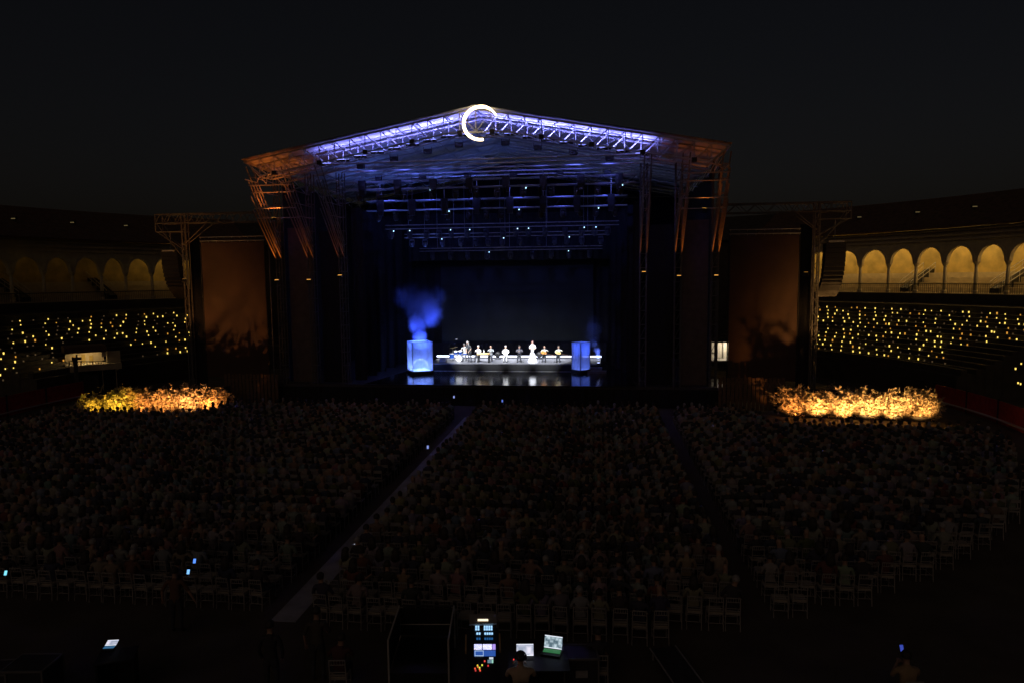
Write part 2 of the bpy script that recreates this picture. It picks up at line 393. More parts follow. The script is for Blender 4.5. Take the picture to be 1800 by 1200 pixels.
# ------------------------------------------------------------------ stage roof
BLUE = (.24, .24, 1.0); DEEP = (.12, .16, 1.0)
M_fab = mat('roof_membrane', (.62, .63, .66), .75, var=.14, scale=1.2, bump=.25)
HW, ZPK, ZEV, YF, YB = 15.9, 20.2, 17.32, -4.5, 20.0
def ztop(x): return ZPK-(ZPK-ZEV)*abs(x)/HW
def zlow(x): return min(ztop(max(abs(x), 1.8))-1.15, 99)
roof = thing('stage_roof', (XC, 0, 0), 'huge gabled stage roof on open trusses, underside washed blue and amber', 'stage roof')
NB = 9
for sgn in (-1, 1):
    for b in range(NB):
        y0 = YF-.25+(YB-YF)*b/NB; y1 = YF-.25+(YB-YF)*(b+1)/NB-.03; m = MB(); nu, nv = 14, 5; vs = []; fs = []
        for lay in (0, .03):
            for j in range(nv+1):
                for i in range(nu+1):
                    x = (HW+.1)*i/nu; sag = .16*math.sin(math.pi*j/nv)*(.6+.4*abs(math.sin(i*1.3+b*2)))
                    vs.append((sgn*x, y0+(y1-y0)*j/nv, ztop(x)+.16-sag+lay))
        n1 = (nu+1)*(nv+1)
        for j in range(nv):
            for i in range(nu):
                a = j*(nu+1)+i; fs += [(a, a+1, a+nu+2, a+nu+1), (n1+a, n1+a+nu+1, n1+a+nu+2, n1+a+1)]
        m.add(vs, fs); m.build('roof_panel', M_fab, roof, smooth=True)
    for b in range(1, NB+1):
        y = YF-.25+(YB-YF)*b/NB
        m = MB(); m.tube((0, y, ztop(0)-.08), (sgn*HW, y, ztop(HW)-.08), .075, 6); m.tube((0, y, ztop(0)-.75), (sgn*HW, y, ztop(HW)-.75), .05, 6)
        for k in range(14): m.tube((sgn*HW*k/14, y, ztop(HW*k/14)-.08-.67*(k % 2)), (sgn*HW*(k+1)/14, y, ztop(HW*(k+1)/14)-.08-.67*((k+1) % 2)), .025, 4)
        m.build('rafter', M_alu, roof)
    for k in range(1, 8):
        x = HW*k/8; m = MB(); m.tube((sgn*x, YF, ztop(x)-.02), (sgn*x, YB, ztop(x)-.02), .04, 5); m.build('purlin', M_alu, roof)
m = MB(); m.tube((0, YF, ZPK), (0, YB, ZPK), .08, 6); m.build('ridge_beam', M_alu, roof)
# front box truss: two faces, each its own part with its braces below it
NP = 15
for fi, y in enumerate((YF, YF+1.6)):
    m = MB()
    for sgn in (-1, 1):
        m.tube((0, y, ZPK), (sgn*HW, y, ZEV), .07, 7)
        m.tube((sgn*1.8, y, zlow(1.8)), (sgn*(HW-1.2), y, zlow(HW-1.2)), .055, 7); m.tube((sgn*(HW-1.2), y, zlow(HW-1.2)), (sgn*HW, y, ZEV), .05, 6)
    m.tube((-1.8, y, zlow(0)), (1.8, y, zlow(0)), .055, 7)
    ft = m.build('front_truss', M_alu, roof)
    for sgn in (-1, 1):
        for k in range(0, NP):
            x0 = HW*k/NP; x1 = HW*(k+1)/NP
            if k: q = MB(); q.tube((sgn*x0, y, ztop(x0)), (sgn*x0, y, zlow(x0)), .032, 5); q.build('upright', M_alu, ft)
            if x1 < HW-.1:
                q = MB(); q.tube((sgn*x1, y, ztop(x1)), (sgn*x0, y, zlow(x0)), .034, 5); q.build('brace', M_alu, ft)
    if fi == 0:
        q = MB(); q.tube((0, y, ZPK), (0, y, zlow(0)), .05, 6); q.build('king_post', M_alu, ft)
for sgn in (-1, 1):
    for k in range(0, NP+1, 1):
        x = HW*k/NP
        q = MB(); q.tube((sgn*x, YF, zlow(x)), (sgn*x, YF+1.6, zlow(x)), .035, 5)
        if k < NP: q.tube((sgn*x, YF, zlow(x)), (sgn*HW*(k+1)/NP, YF+1.6, zlow(HW*(k+1)/NP)), .028, 5)
        q.build('cross_brace', M_alu, roof)
        if k % 3 == 1:
            q = MB(); q.box((sgn*x, YF+.02, zlow(x)), (.3, .26, .26)); q.build('node_block', M_black, roof)
for i, y in enumerate((-3.6, -2.0, -.3, 1.5, 3.3, 5.2)):
    q = MB(); q.tube((-10.6, y, 17.15), (10.6, y, 17.15), .06 if i < 4 else .05, 7); q.build('tie_beam', M_alu, roof)
for sgn in (-1, 1):
    q = MB(); q.tube((sgn*HW, YF, ZEV), (sgn*HW, YB, ZEV), .08, 6); q.build('eave_beam', M_alu, roof)
    for k in range(7):
        y = YF+.2+k*3.4; q = MB(); q.tube((sgn*HW, y, ZEV), (sgn*(HW-.6), y+1.6, ZEV-1.2), .03, 5); q.tube((sgn*(HW-.6), y+1.6, ZEV-1.2), (sgn*HW, y+3.2, ZEV), .03, 5); q.build('eave_brace', M_alu, roof)
# LED battens on the truss throw blue light up into the membrane
M_led = emit('blue_led_face', (.3, .34, 1.0), 3.0, False)
bi = 0
for sgn in (-1, 1):
    for k in range(9):
        x = .9+1.22*k
        bt = thing('led_batten', (XC+sgn*x, YF+1.25, zlow(x)+.08), 'blue uplighting batten on the roof truss, %s %s of the crescent' % (ORD[k], side(sgn)), 'stage light', 'blue uplight battens on the front truss')
        q = MB(); q.box((0, 0, 0), (.9, .14, .14)); q.build('housing', M_black, bt)
        q = MB(); q.box((0, 0, .085), (.84, .1, .02)); q.build('lens', M_led, bt)
        e = 36*(1.0 if k < 6 else .85 if sgn > 0 else .5)*(.75+.5*((k*7+(sgn > 0)*3) % 5)/4)
        area('batten_glow', bt, (0, 0, .12), (0, .25, 1), e*1.25, BLUE, .84, .10, 140)
# crescent sign
M_cres = emit('crescent_tube', (1.0, .74, .40), 8.0)
cc = at(845, 217, YF-.35); kx = (cc-CAM).length/FPX
cr = thing('crescent_sign', (cc.x, cc.y, cc.z-1.2), 'glowing warm white crescent ring hung at the roof peak', 'light sign')
arc = []; rad = []
for i in range(41):
    a = R(24+254*i/40); f = i/40; arc.append((29*kx*math.cos(a)*1.0, 0, 1.2+27*kx*math.sin(a))); rad.append(.03+.07*min(1, f*5)*(.75+.25*min(1, (1-f)*6)))
q = MB(); q.path(arc, rad, 10); q.build('tube', M_cres, cr, smooth=True)
q = MB()
for i in (6, 14, 22, 30): q.tube((arc[i][0], .05, arc[i][2]), (arc[i][0]*.9, .34, arc[i][2]), .02, 4)
q.build('bracket', M_black, cr)
q = MB(); q.path([(p[0], .13, p[2]) for p in arc], [r*1.12 for r in rad], 8); q.build('housing', M_steel, cr, smooth=True)
# added blue fills standing in for roof bounce on ties and lighting bars
for i, x in enumerate((-8.6, -6.2, -3.8, -1.6, 1.6, 3.8, 6.2, 8.6)):
    f = thing('roof_bounce_fill', (XC+x, YF+2.4, zlow(x)-.1), 'added blue fill lamp under the roof truss, %s from the left' % ORD[i], 'stage light', 'added blue fill lamps under the roof')
    q = MB(); q.box((0, 0, -.2), (.5, .3, .3)); q.build('housing', M_black, f)
    q = MB(); q.box((0, .16, -.24), (.4, .03, .2)); q.build('lens', M_led, f)
    q = MB(); q.tube((-.28, 0, .1), (-.28, 0, -.3), .02, 4); q.tube((.28, 0, .1), (.28, 0, -.3), .02, 4); q.build('yoke', M_black, f)
    spot('roof_fill_beam', f, (0, .2, -.24), (0, 1, -.30), 120, DEEP, 60, .9, .12)

for i, x in enumerate((-8.5, -5.1, -1.7, 1.7, 5.1, 8.5)):  # second set of added fills, in place of blue bounce on the bars
    f = thing('bar_bounce_fill', (XC+x, 1.5, 17.05), 'added blue fill lamp on the fourth roof tie, %s from the left' % ORD[i], 'stage light', 'added blue fill lamps on the roof tie')
    q = MB(); q.box((0, 0, -.2), (.44, .26, .26)); q.build('housing', M_black, f)
    q = MB(); q.box((0, .14, -.22), (.34, .03, .16)); q.build('lens', M_led, f)
    q = MB(); q.tube((-.25, 0, .05), (-.25, 0, -.3), .02, 4); q.tube((.25, 0, .05), (.25, 0, -.3), .02, 4); q.build('yoke', M_black, f)
    spot('bar_fill_beam', f, (0, .18, -.22), (0, 1, -.85), 230, DEEP, 80, .9, .1)

# ------------------------------------------------------------------ support towers with raking knee braces
M_tsteel = mat('dark_steel', (.13, .125, .12), .75, 0.0, var=.25, scale=6)  # darker steel that keeps the tower lattice faint
AMB = (1.0, .30, .045); AMB2 = (1.0, .22, .022)
lampm = MB(); lampm.box((0, 0, 0), (.34, .26, .2))
def flood(name, loc, d, energy, col, cone, label, group, glow=None, size=.3):
    f = thing(name, loc, label, 'floodlight', group); d = Vector(d).normalized(); rot = d.to_track_quat('Z', 'Y').to_matrix()
    q = MB(); q.box((0, 0, 0), (size, size*.8, size*.55), rot=rot); q.build('housing', M_black, f)
    q = MB(); q.box(d*size*.3, (size*.85, size*.65, .02), rot=rot); q.build('lens', glow or emit('amber_lens', (1, .45, .08), 1.2, False), f)
    q = MB(); q.tube((-size*.6, 0, -size*.6), (-size*.6, 0, 0), .015, 4); q.tube((size*.6, 0, -size*.6), (size*.6, 0, 0), .015, 4); q.tube((-size*.6, 0, -size*.6), (size*.6, 0, -size*.6), .015, 4); q.build('bracket', M_black, f)
    spot(name+'_beam', f, d*size*.36, d, energy, col, cone, .7, .06); return f
for sgn in (-1, 1):
    for j, hx in enumerate((11.0, 13.4, 15.9)):
        pn = ('inner', 'middle', 'outer')[j]
        t = thing('support_tower', (XC+sgn*hx, 0, 1.55), '%s scaffold tower carrying the roof on the %s of the stage' % (pn, side(sgn)), 'tower', 'roof support towers')
        for dx in (-.22, .22):
            for dy in (0, .5):
                q = MB(); q.tube((dx, dy, 0), (dx, dy, 15.6), .045, 6); q.build('leg', M_tsteel, t)
        for k in range(15):
            q = MB(); z = .4+k
            q.tube((-.22, 0, z), (.22, 0, z), .025, 5); q.tube((-.22, .5, z), (.22, .5, z), .025, 5); q.tube((-.22, 0, z), (-.22, .5, z), .025, 5); q.tube((.22, 0, z), (.22, .5, z), .025, 5); q.tube((-.22, 0, z), (.22, 0, z+1), .02, 5)
            q.build('rung', M_tsteel, t)
        for k in range(4):
            for dx in (-.22, .22):
                q = MB(); zt = 15.55-k*.95; q.tube((dx, -3.9+.25*k, zt), (dx, -.04, zt-4.9+.55*k), .045, 6); q.build('knee_brace', M_brace, t)
        for k in range(4):
            q = MB(); zt = 14.9-k*.85; q.tube((-.24, -3.4+.55*k, zt), (.24, -3.4+.55*k, zt), .03, 5); q.tube((.1, -3.4+.55*k, zt), (.1, 0, zt), .03, 5); q.build('strut', M_brace, t)
        flood('tower_flood', (XC+sgn*hx, -.5, 9.3 if j else 9.6), (.0, -.12, 1), ((40, 130, 170) if sgn > 0 else (35, 110, 380))[j], AMB2, 50, 'amber floodlight on the %s tower of the %s side, shining up the braces' % (pn, side(sgn)), 'amber tower floodlights')
    x0, x1 = sgn*13.4, sgn*15.9
    for k, z in enumerate((15.9, 15.45, 14.4, 13.75)):
        q = MB(); q.tube((XC+x0-.3*sgn, -3.5+.35*k, z), (XC+x1+.3*sgn, -3.5+.35*k, z), .04, 6)
        tag(q.build('ledger_tube', M_steel), '%s horizontal tube from the top between %s outer towers' % (ORD[k], side(sgn)), 'scaffold tube', 'scaffold tubes between the towers')
# amber wash under the eave ends
for sgn in (-1, 1):
    flood('eave_flood', (XC+sgn*14.6, -3.2, 13.6), (sgn*.18, .05, 1), 330 if sgn < 0 else 40, (1, .22, .03), 105, 'amber floodlight below the %s eave of the roof' % side(sgn), 'amber eave floodlights')

# ------------------------------------------------------------------ stage deck and backdrop
M_floor = mat('glossy_stage_floor', (.035, .035, .04), .16, var=.25, scale=2.0, spec=.6)
M_deck = mat('stage_ply', (.06, .058, .06), .6, var=.3, scale=3)
DZ = 1.55
stg = thing('stage', (XC, 0, 0), 'wide black stage with a glossy dark floor', 'stage')
for i in range(8):
    x0 = -17+34*i/8; q = MB(); q.bb(x0+.006, x0+34/8-.006, 0, 17.5, DZ-.2, DZ); q.build('deck_panel', M_deck, stg)
for i in range(17):
    x0 = -17+2*i; q = MB(); n = 10; vs = []; fs = []
    for k in range(n+1):
        x = x0+2*k/n-.003*k; y = .03+.025*math.sin(k*2.2+i); vs += [(x, y, .02), (x, y, DZ-.21)]
    for k in range(n): fs.append((2*k, 2*k+2, 2*k+3, 2*k+1))
    q.add(vs, fs); q.build('skirt_panel', M_blackcloth, stg)
fl0, fl1 = at(640, 676, .1).x-XC, at(1118, 676, .1).x-XC
q = MB(); q.add([(fl0, .15, DZ+.006), (fl1, .15, DZ+.006), (fl1-.6, 13, DZ+.006), (fl0+2.2, 13, DZ+.006)], [(0, 1, 2, 3)]); q.build('dance_floor', M_floor, stg)
q = MB(); q.bb(fl0, fl1, -.03, .0, DZ-.1, DZ+.01); q.build('front_lip', M_black, stg)
RZ = 2.2
RY0, RY1 = 7.6, 12.2
rx0, rx1 = at(752, 640, RY0).x, at(1056, 640, RY0+1.5).x
rs = thing('performers_riser', ((rx0+rx1)/2, (RY0+RY1)/2, DZ), 'long low black riser the musicians are on', 'platform')
hw = (rx1-rx0)/2; hd = (RY1-RY0)/2
M_riser = mat('grey_riser_top', (.15, .15, .17), .35, var=.2, scale=3)
for i in range(8):
    a = -hw+2*hw*i/8; q = MB(); q.bb(a+.004, a+2*hw/8-.004, -hd, hd, RZ-DZ-.08, RZ-DZ); q.build('deck_panel', M_riser, rs)
q = MB(); q.bb(-hw+.05, hw-.05, -hd+.03, hd-.05, .01, RZ-DZ-.09); q.build('fascia', M_blackcloth, rs)
q = MB(); q.bb(-hw, hw, -hd-.05, -hd-.01, 0, .04); q.build('edge_strip', M_steel, rs)
for k in range(2):
    q = MB(); q.bb(hw-1.1, hw+.1+.35*k, -hd-.5-.45*(k), -hd-.1-.45*k, .02, (RZ-DZ)*(.66-.33*k)); q.build('stair_tread', M_riser, rs)
# backdrop and low black band
bx0, bx1 = at(775, 500, 14).x, at(1043, 500, 14).x
M_back = mat('grey_backdrop', (.042, .052, .050), .95, var=.12, scale=.6)
def drape(name, x0, x1, y, z0, z1, mt, label, cat, amp=.07, freq=9.0, parent=None, group=None, yend=None):
    q = MB(); n = max(8, int(abs(x1-x0)*8)); vs = []; fs = []; L = math.hypot(x1-x0, (yend or y)-y)
    for k in range(n+1):
        f = k/n; x = (x1-x0)*f; yy = ((yend or y)-y)*f; wv = amp*math.sin(f*L*freq+.7*math.sin(f*L*3.1))
        vs += [(x, yy+wv, z0), (x, yy+wv*.6, z1), (x, yy+wv+.02, z0), (x, yy+wv*.6+.02, z1)]
    for k in range(n): fs += [(4*k, 4*k+4, 4*k+5, 4*k+1), (4*k+2, 4*k+3, 4*k+7, 4*k+6), (4*k+1, 4*k+5, 4*k+7, 4*k+3)]
    q.add(vs, fs); return tag(q.build(name, mt, parent, (x0, y, 0), smooth=True), label, cat, group)
drape('backdrop', bx0, bx1, 14, DZ+.02, 13.2, M_back, 'tall plain grey backdrop behind the musicians', 'backdrop', amp=.02, freq=2.0)
drape('low_masking_curtain', bx0-1.2, bx1+1.2, 13.7, DZ+.01, at(900, 602, 13.7).z, M_blackcloth, 'low black curtain along the foot of the grey backdrop', 'curtain')
drape('black_border', -8.6, 10.6, 12.9, at(900, 457, 12.9).z, 15.2, M_blackcloth, 'black border curtain hiding the top of the backdrop', 'curtain')
drape('back_masking_curtain', -11, bx0-.05, 14.3, DZ+.01, 15.5, M_blackcloth, 'black rear curtain left of the grey backdrop', 'curtain')
drape('back_masking_curtain', bx1+.05, 13, 14.3, DZ+.01, 15.5, M_blackcloth, 'black rear curtain right of the grey backdrop', 'curtain')
for k in range(5):
    y = 2.0+k*2.5
    drape('wing_curtain', -10.1, at(640+17*k, 500, y).x, y, DZ+.02, 14.8, M_blackcloth, 'black wing curtain, %s from the front, left of the stage' % ORD[k], 'curtain', group='wing curtains')
    drape('wing_curtain', at(1112-10*k, 500, y).x, 11.8, y, DZ+.02, 14.8, M_blackcloth, 'black wing curtain, %s from the front, right of the stage' % ORD[k], 'curtain', group='wing curtains')
M_brown = mat('brown_scrim', (.13, .10, .085), .9, var=.2, scale=2)
for sgn in (-1, 1):
    drape('tower_scrim', XC+sgn*15.6, XC+sgn*13.7, 1.0, DZ, 13.3, M_brown, 'brown scrim hung between the outer and middle %s towers' % side(sgn), 'scrim', amp=.02, freq=3)
    drape('tower_scrim', XC+sgn*13.1, XC+sgn*11.3, 1.0, DZ, 13.0, M_blackcloth, 'black cloth hung between the middle and inner %s towers' % side(sgn), 'scrim', amp=.03)
    drape('side_cloth', XC+sgn*15.95, XC+sgn*15.9, 1.2, 0.0, 16.8, M_blackcloth, 'black cloth closing the %s side of the stage house' % side(sgn), 'cloth', amp=.05, yend=18)
drape('rear_stage_cloth', XC-15.8, XC+15.8, 18.2, 0, 16.9, M_blackcloth, 'black cloth closing the back of the stage house', 'cloth', amp=.05, freq=3)
q = MB(); q.add([(-15.7, y, 16.92) for y in (0, .04)]+[(15.7, y, 16.92) for y in (0, .04)]+[(0, y, 19.7) for y in (0, .04)], [(0, 2, 4), (1, 5, 3), (0, 1, 3, 2), (0, 4, 5, 1), (2, 3, 5, 4)])
tag(q.build('gable_cloth', M_blackcloth, None, (XC, 18.2, 0)), 'triangular black cloth filling the rear gable of the stage roof', 'cloth')

# ------------------------------------------------------------------ lighting bars, hoists, moving heads
M_led_w = emit('status_led', (.45, .80, 1.0), 2.5, False)
M_fix = mat('fixture_grey', (.07, .07, .075), .35, var=.2, spec=.7)
M_glass = mat('lens_glass', (.10, .12, .16), .08, spec=.8)
def moving_head_proto():
    t = thing('moving_head', (0, 0, 0), 'moving head lamp', 'stage light')
    q = MB(); q.box((0, 0, -.14), (.36, .3, .16)); q.build('base', M_fix, t)
    q = MB(); q.box((-.2, 0, -.38), (.05, .16, .42)); q.box((.2, 0, -.38), (.05, .16, .42)); q.box((0, 0, -.2), (.42, .16, .05)); q.build('yoke', M_fix, t)
    rot = Matrix.Rotation(R(205), 3, 'X')
    q = MB(); q.lathe([(.10, -.2), (.15, -.16), (.16, .1), (.17, .2), (.15, .22)], (0, 0, -.5), 12, axis=rot); hd_ = q.build('head', M_fix, t, smooth=True)
    q = MB(); q.lathe([(.001, .0), (.10, -.015), (.14, -.05)], Vector((0, 0, -.5))+rot @ Vector((0, 0, .25)), 12, axis=rot); q.build('lens', M_glass, hd_, smooth=True)
    q = MB(); q.box((.14, -.16, -.1), (.085, .03, .085)); q.build('status_light', M_led_w, t)
    return t
mh = moving_head_proto(); first = True
bars = [(.4, 16.45, .55, 21, 12), (3.0, 15.35, .72, 20, 14), (6.2, 13.75, .3, 19, 15), (9.2, 13.2, .3, 17.5, 13), (12.2, 12.1, .25, 16.5, 9)]
for bi, (y, z, h, wd, nh) in enumerate(bars):
    nm = '%s lighting bar' % ORD[bi]
    t = thing('lighting_truss', (XC, y, z), nm+' back from the audience, hanging over the stage', 'lighting truss', 'lighting bars over the stage')
    for dz in (0, -h):
        for dy in (-.2, .2):
            q = MB(); q.tube((-wd/2, dy, dz), (wd/2, dy, dz), .045 if bi < 2 else .026, 6); q.build('chord', M_alu if bi < 2 else M_brace, t)
    q = MB(); n = int(wd/.6)
    for k in range(n):
        xa, xb = -wd/2+wd*k/n, -wd/2+wd*(k+1)/n; za, zb = (0, -h) if k % 2 else (-h, 0)
        q.tube((xa, -.2, za), (xb, -.2, zb), .012, 4); q.tube((xa, .2, za), (xb, .2, zb), .012, 4)
    tag(q.build('lacing', M_black, t), kind='stuff')
    for k in range(nh):
        x = -wd/2+wd*(k+.5)/nh+.25*math.sin(k*5+bi*2)
        o = mh if first else copy_tree(mh); first = False
        o.location = (XC+x, y, z-h-.06); o.rotation_euler.z = math.sin(k*3.7+bi)*.8
        tag(o, 'moving head lamp hung %s from left, %s from the front' % (ORD[k], nm), 'stage light', 'moving head lamps')
        if (k*5+bi*3) % 4 < 3 - (bi == 2) and o is not mh:
            for ch in list(o.children):
                if ch.name.startswith('status_light'): bpy.data.objects.remove(ch)
    if bi < 2:
        for k in range(8):
            x = -wd/2+1.2+(wd-2.4)*k/7; o = thing('chain_hoist', (XC+x, y-.3, z-h), 'black chain hoist %s from left, %s from the front' % (ORD[k], nm), 'hoist', 'chain hoists')
            q = MB(); q.box((0, 0, h*.5), (.52, .3, h+.15)); q.box((0, 0, -.18), (.4, .26, .5)); q.build('motor', M_black, o)
            q = MB(); q.tube((0, 0, h), (0, 0, 17.1-z+h), .025, 4); q.build('chain', M_steel, o)
    else:
        for k in range(5):
            x = -wd/2+wd*(k+.5)/5; q = MB(); q.tube((XC+x, y, z), (XC+x, y, ztop(x)-.7), .012, 4)
            tag(q.build('hanger_wire', M_steel), 'thin hanger wire %s from left, holding the %s from the front' % (ORD[k], nm), 'wire', 'hanger wires')
# four bright profile spots on the front bar light the musicians
for k, x in enumerate((-3.8, -1.3, 1.3, 3.8)):
    f = thing('profile_spot', (XC+x, -.55, 15.6), 'profile spotlight %s from left on the front lighting bar' % ORD[k], 'stage light', 'profile spotlights')
    tgt = Vector((at(824+46*k, 620, 9).x, 9.0, RZ+.8)); d = (tgt-Vector((XC+x, -.55, 15.6))).normalized(); rot = d.to_track_quat('Z', 'Y').to_matrix()
    q = MB(); q.lathe([(.08, -.4), (.13, -.35), (.13, .1), (.09, .14), (.09, .42), (.1, .44)], (0, 0, -.2), 10, axis=rot); q.build('barrel', M_black, f)
    q = MB(); q.tube((0, 0, .1), (0, 0, -.1), .02, 5); q.build('clamp', M_steel, f)
    spot('profile_beam', f, Vector((0, 0, -.2))+d*.46, d, 34000, (.92, .96, 1.0), 16, .7, .08)

# ------------------------------------------------------------------ screen towers, screens, speaker columns
M_screen = mat('dark_screen_cloth', (.085, .050, .036), .9, var=.1, scale=1)
def screen_tower(s):
    Y = .5; f = (lambda u, v: at(u, v, Y))
    nm = side(s)
    if s < 0: po, o0, o1, i1, vt, vm, vb, vj = 331, 272, 379, 468, 377, 393, 408, 437
    else: po, o0, o1, i1, vt, vm, vb, vj = 1432, 1497, 1385, 1262, 354, 370, 384, 412
    base = f(po, 560); base.z = 0; t = thing('screen_tower', base, 'steel tower with cantilever top truss beside the %s screen' % nm, 'tower', 'screen towers')
    zt, zm, zb, zj = f(o0, vt).z, f(o0, vm).z, f(o0, vb).z, f(po, vj).z
    xo, xi, xe, xp = f(o0, vt).x-base.x, f(o1, vt).x-base.x, f(i1, vt).x-base.x, 0.0
    for dx in (-.16, .16):
        for dy in (0, .4):
            q = MB(); q.tube((dx, dy, 0), (dx, dy, zt), .05, 6); q.build('leg', M_tsteel, t)
    for k in range(13):
        q = MB(); z = .5+k*1.05; q.tube((-.16, 0, z), (.16, 0, z+.5), .022, 4); q.tube((.16, 0, z+.5), (-.16, 0, z+1.05), .022, 4); q.tube((-.16, 0, z), (-.16, .4, z+.5), .022, 4); q.build('rung', M_tsteel, t)
    for dy in (0, .9):
        for z, xa, xb in ((zt, xo, xe), (zm, xo, xi), (zb, xo, xp)):
            q = MB(); q.tube((xa, dy, z), (xb, dy, z), .05, 6); q.build('chord', M_tsteel, t)
        n = 11
        for k in range(n):
            xa, xb = xo+(xi-xo)*k/n, xo+(xi-xo)*(k+1)/n
            q = MB(); q.tube((xa, dy, zt if k % 2 else zm), (xb, dy, zm if k % 2 else zt), .028, 5); q.build('brace', M_tsteel, t)
        for k in range(7):
            xa, xb = xi+(xe-xi)*k/7, xi+(xe-xi)*(k+1)/7
            q = MB(); q.tube((xa, dy, zt if k % 2 else zm), (xb, dy, zm if k % 2 else zt), .025, 5); q.build('brace', M_tsteel, t)
        q = MB(); q.tube((xi, dy, zm), (xe, dy, zm), .04, 6); q.build('chord', M_tsteel, t)
        for xa, za, zz in ((xo*.96, zm, zj-.9), (xo*.96, zb, zj-.1), (xi*.72, zm, zj+.3)):
            q = MB(); q.tube((xa, dy, za), (0, dy*.4, zz), .042, 6); q.build('raking_strut', M_tsteel, t)
        q = MB(); q.tube((xo, dy, zt), (xo, dy, zb), .045, 6); q.build('end_post', M_tsteel, t)
    for xx, zz in ((xo, zt), (xo, zb), (xi, zt), (xe, zt)):
        q = MB(); q.tube((xx, 0, zz), (xx, .9, zz), .04, 5); q.build('cross_tube', M_tsteel, t)
    q = MB(); q.tube((xe, .2, 0), (xe, .2, zt), .05, 6); q.build('leg', M_tsteel, t)
    # screen
    if s < 0: ua, ub, va = 353, 463, 426
    else: ua, ub, va = 1284, 1405, 414
    a, b = at(ua, va, .8), at(ub, va, .8); zt2 = (a.z+b.z)/2
    scn = thing('video_screen', ((a.x+b.x)/2, .8, 0), 'tall dark cloth screen hanging %s of the stage, catching amber light' % nm, 'screen', 'tall side screens')
    W = abs(b.x-a.x)
    q = MB(); q.bb(-W/2, W/2, 0, .06, 1.9, zt2); q.build('cloth', M_screen, scn)
    for k, dz in enumerate((.12, .42)):
        q = MB(); q.tube((-W/2-.1, 0, zt2+dz), (W/2+.1, 0, zt2+dz), .035, 6)
        for j in range(9): q.tube((-W/2+W*j/8, 0, zt2+dz), (-W/2+W*j/8, 0, zt2+dz-.12), .015, 4)
        q.build('hanging_bar', M_steel, scn)
    for sg in (-1, 1):
        q = MB(); q.tube((sg*(W/2+.06), .03, 0), (sg*(W/2+.06), .03, zt2+.4), .05, 6); q.build('frame_post', M_black, scn)
        q = MB(); q.tube((sg*(W/2+.02), -.05, 0), (sg*(W/2-.02), -.9, 0), .05, 6); q.build('foot', M_black, scn)
    # speaker column
    if s < 0: pts = [(298, 444), (297, 470), (303, 500), (315, 527)]
    else: pts = [(1469, 428), (1468, 455), (1464, 482), (1455, 510)]
    la = f(pts[0][0], pts[0][1]); ar = thing('line_array', (la.x, Y+.2, la.z), 'curved black speaker column hanging from the %s screen tower' % nm, 'speaker', 'hanging speaker columns')
    q = MB(); q.box((0, 0, .12), (1.0, .8, .12)); q.build('fly_frame', M_steel, ar)
    q = MB(); q.tube((0, 0, .1), (0, 0, zb-la.z), .03, 5); q.build('chain', M_steel, ar)
    y = z = 0.0; ang = 0.0
    for k in range(12):
        ang = R(min(62, 3.0+k*k*.5)); y2 = y+math.sin(ang)*.33; z2 = z-math.cos(ang)*.33
        c = Vector((0, (y+y2)/2, (z+z2)/2)); rot = Matrix.Rotation(-ang, 3, 'X')
        q = MB(); q.box(c, (1.35, .6, .315), rot=rot); cb = q.build('cabinet', M_black, ar)
        q = MB(); q.box(c+rot @ Vector((0, -.31, 0)), (1.27, .03, .27), rot=rot); q.build('grille', M_black, cb)
        y, z = y2, z2
    # amber light from the foot of the hedge side washes screen and truss
    e1 = 2500 if s < 0 else 25
    drape('screen_masking', *((at(334, 500, 1.1).x, at(354, 500, 1.1).x) if s < 0 else (at(1404, 500, 1.1).x, at(1431, 500, 1.1).x)), 1.1, .02, zb-.3, M_blackcloth, 'black masking cloth between the %s screen and its tower' % nm, 'cloth', amp=.04)
    flood('screen_flood', (-15.6, -5.2, .45) if s < 0 else (17.6, -5.0, .45), (-3.6, 6.0, 9.8) if s < 0 else (2.7, 5.8, 9.4), e1, AMB, 34, 'amber floodlight on the floor before the %s screen' % nm, 'amber screen floodlights')
    flood('truss_flood', (base.x-s*1.3, -1.8, 9.4), (s*.30, .36, 1), 110 if s < 0 else 22, AMB2, 62, 'amber floodlight high on the %s screen tower' % nm, 'amber truss floodlights')
screen_tower(-1); screen_tower(1)
# timber palings and masking at the foot of the stage sides
M_paling = mat('brown_palings', (.16, .10, .06), .85, var=.25, scale=4)
for s, ua, ub in ((-1, 395, 490), (1, 1262, 1380)):
    a, b = at(ua, 690, -.6), at(ub, 690, -.6); n = int(abs(b.x-a.x)/.28)
    t = thing('paling_fence', ((a.x+b.x)/2, -.6, 0), 'brown upright paling fence at the foot of the %s stage wing' % side(s), 'fence', 'paling fences')
    for k in range(n):
        q = MB(); x = a.x+(b.x-a.x)*(k+.5)/n-(a.x+b.x)/2; q.bb(x-.11, x+.11, -.02, .02+.006*(k % 2), .04, 2.35+.05*math.sin(k*2.1)); q.build('pale', M_paling, t)
    q = MB(); q.bb(-(abs(b.x-a.x))/2, abs(b.x-a.x)/2, .03, .08, 1.9, 2.0); q.build('rail', M_paling, t)

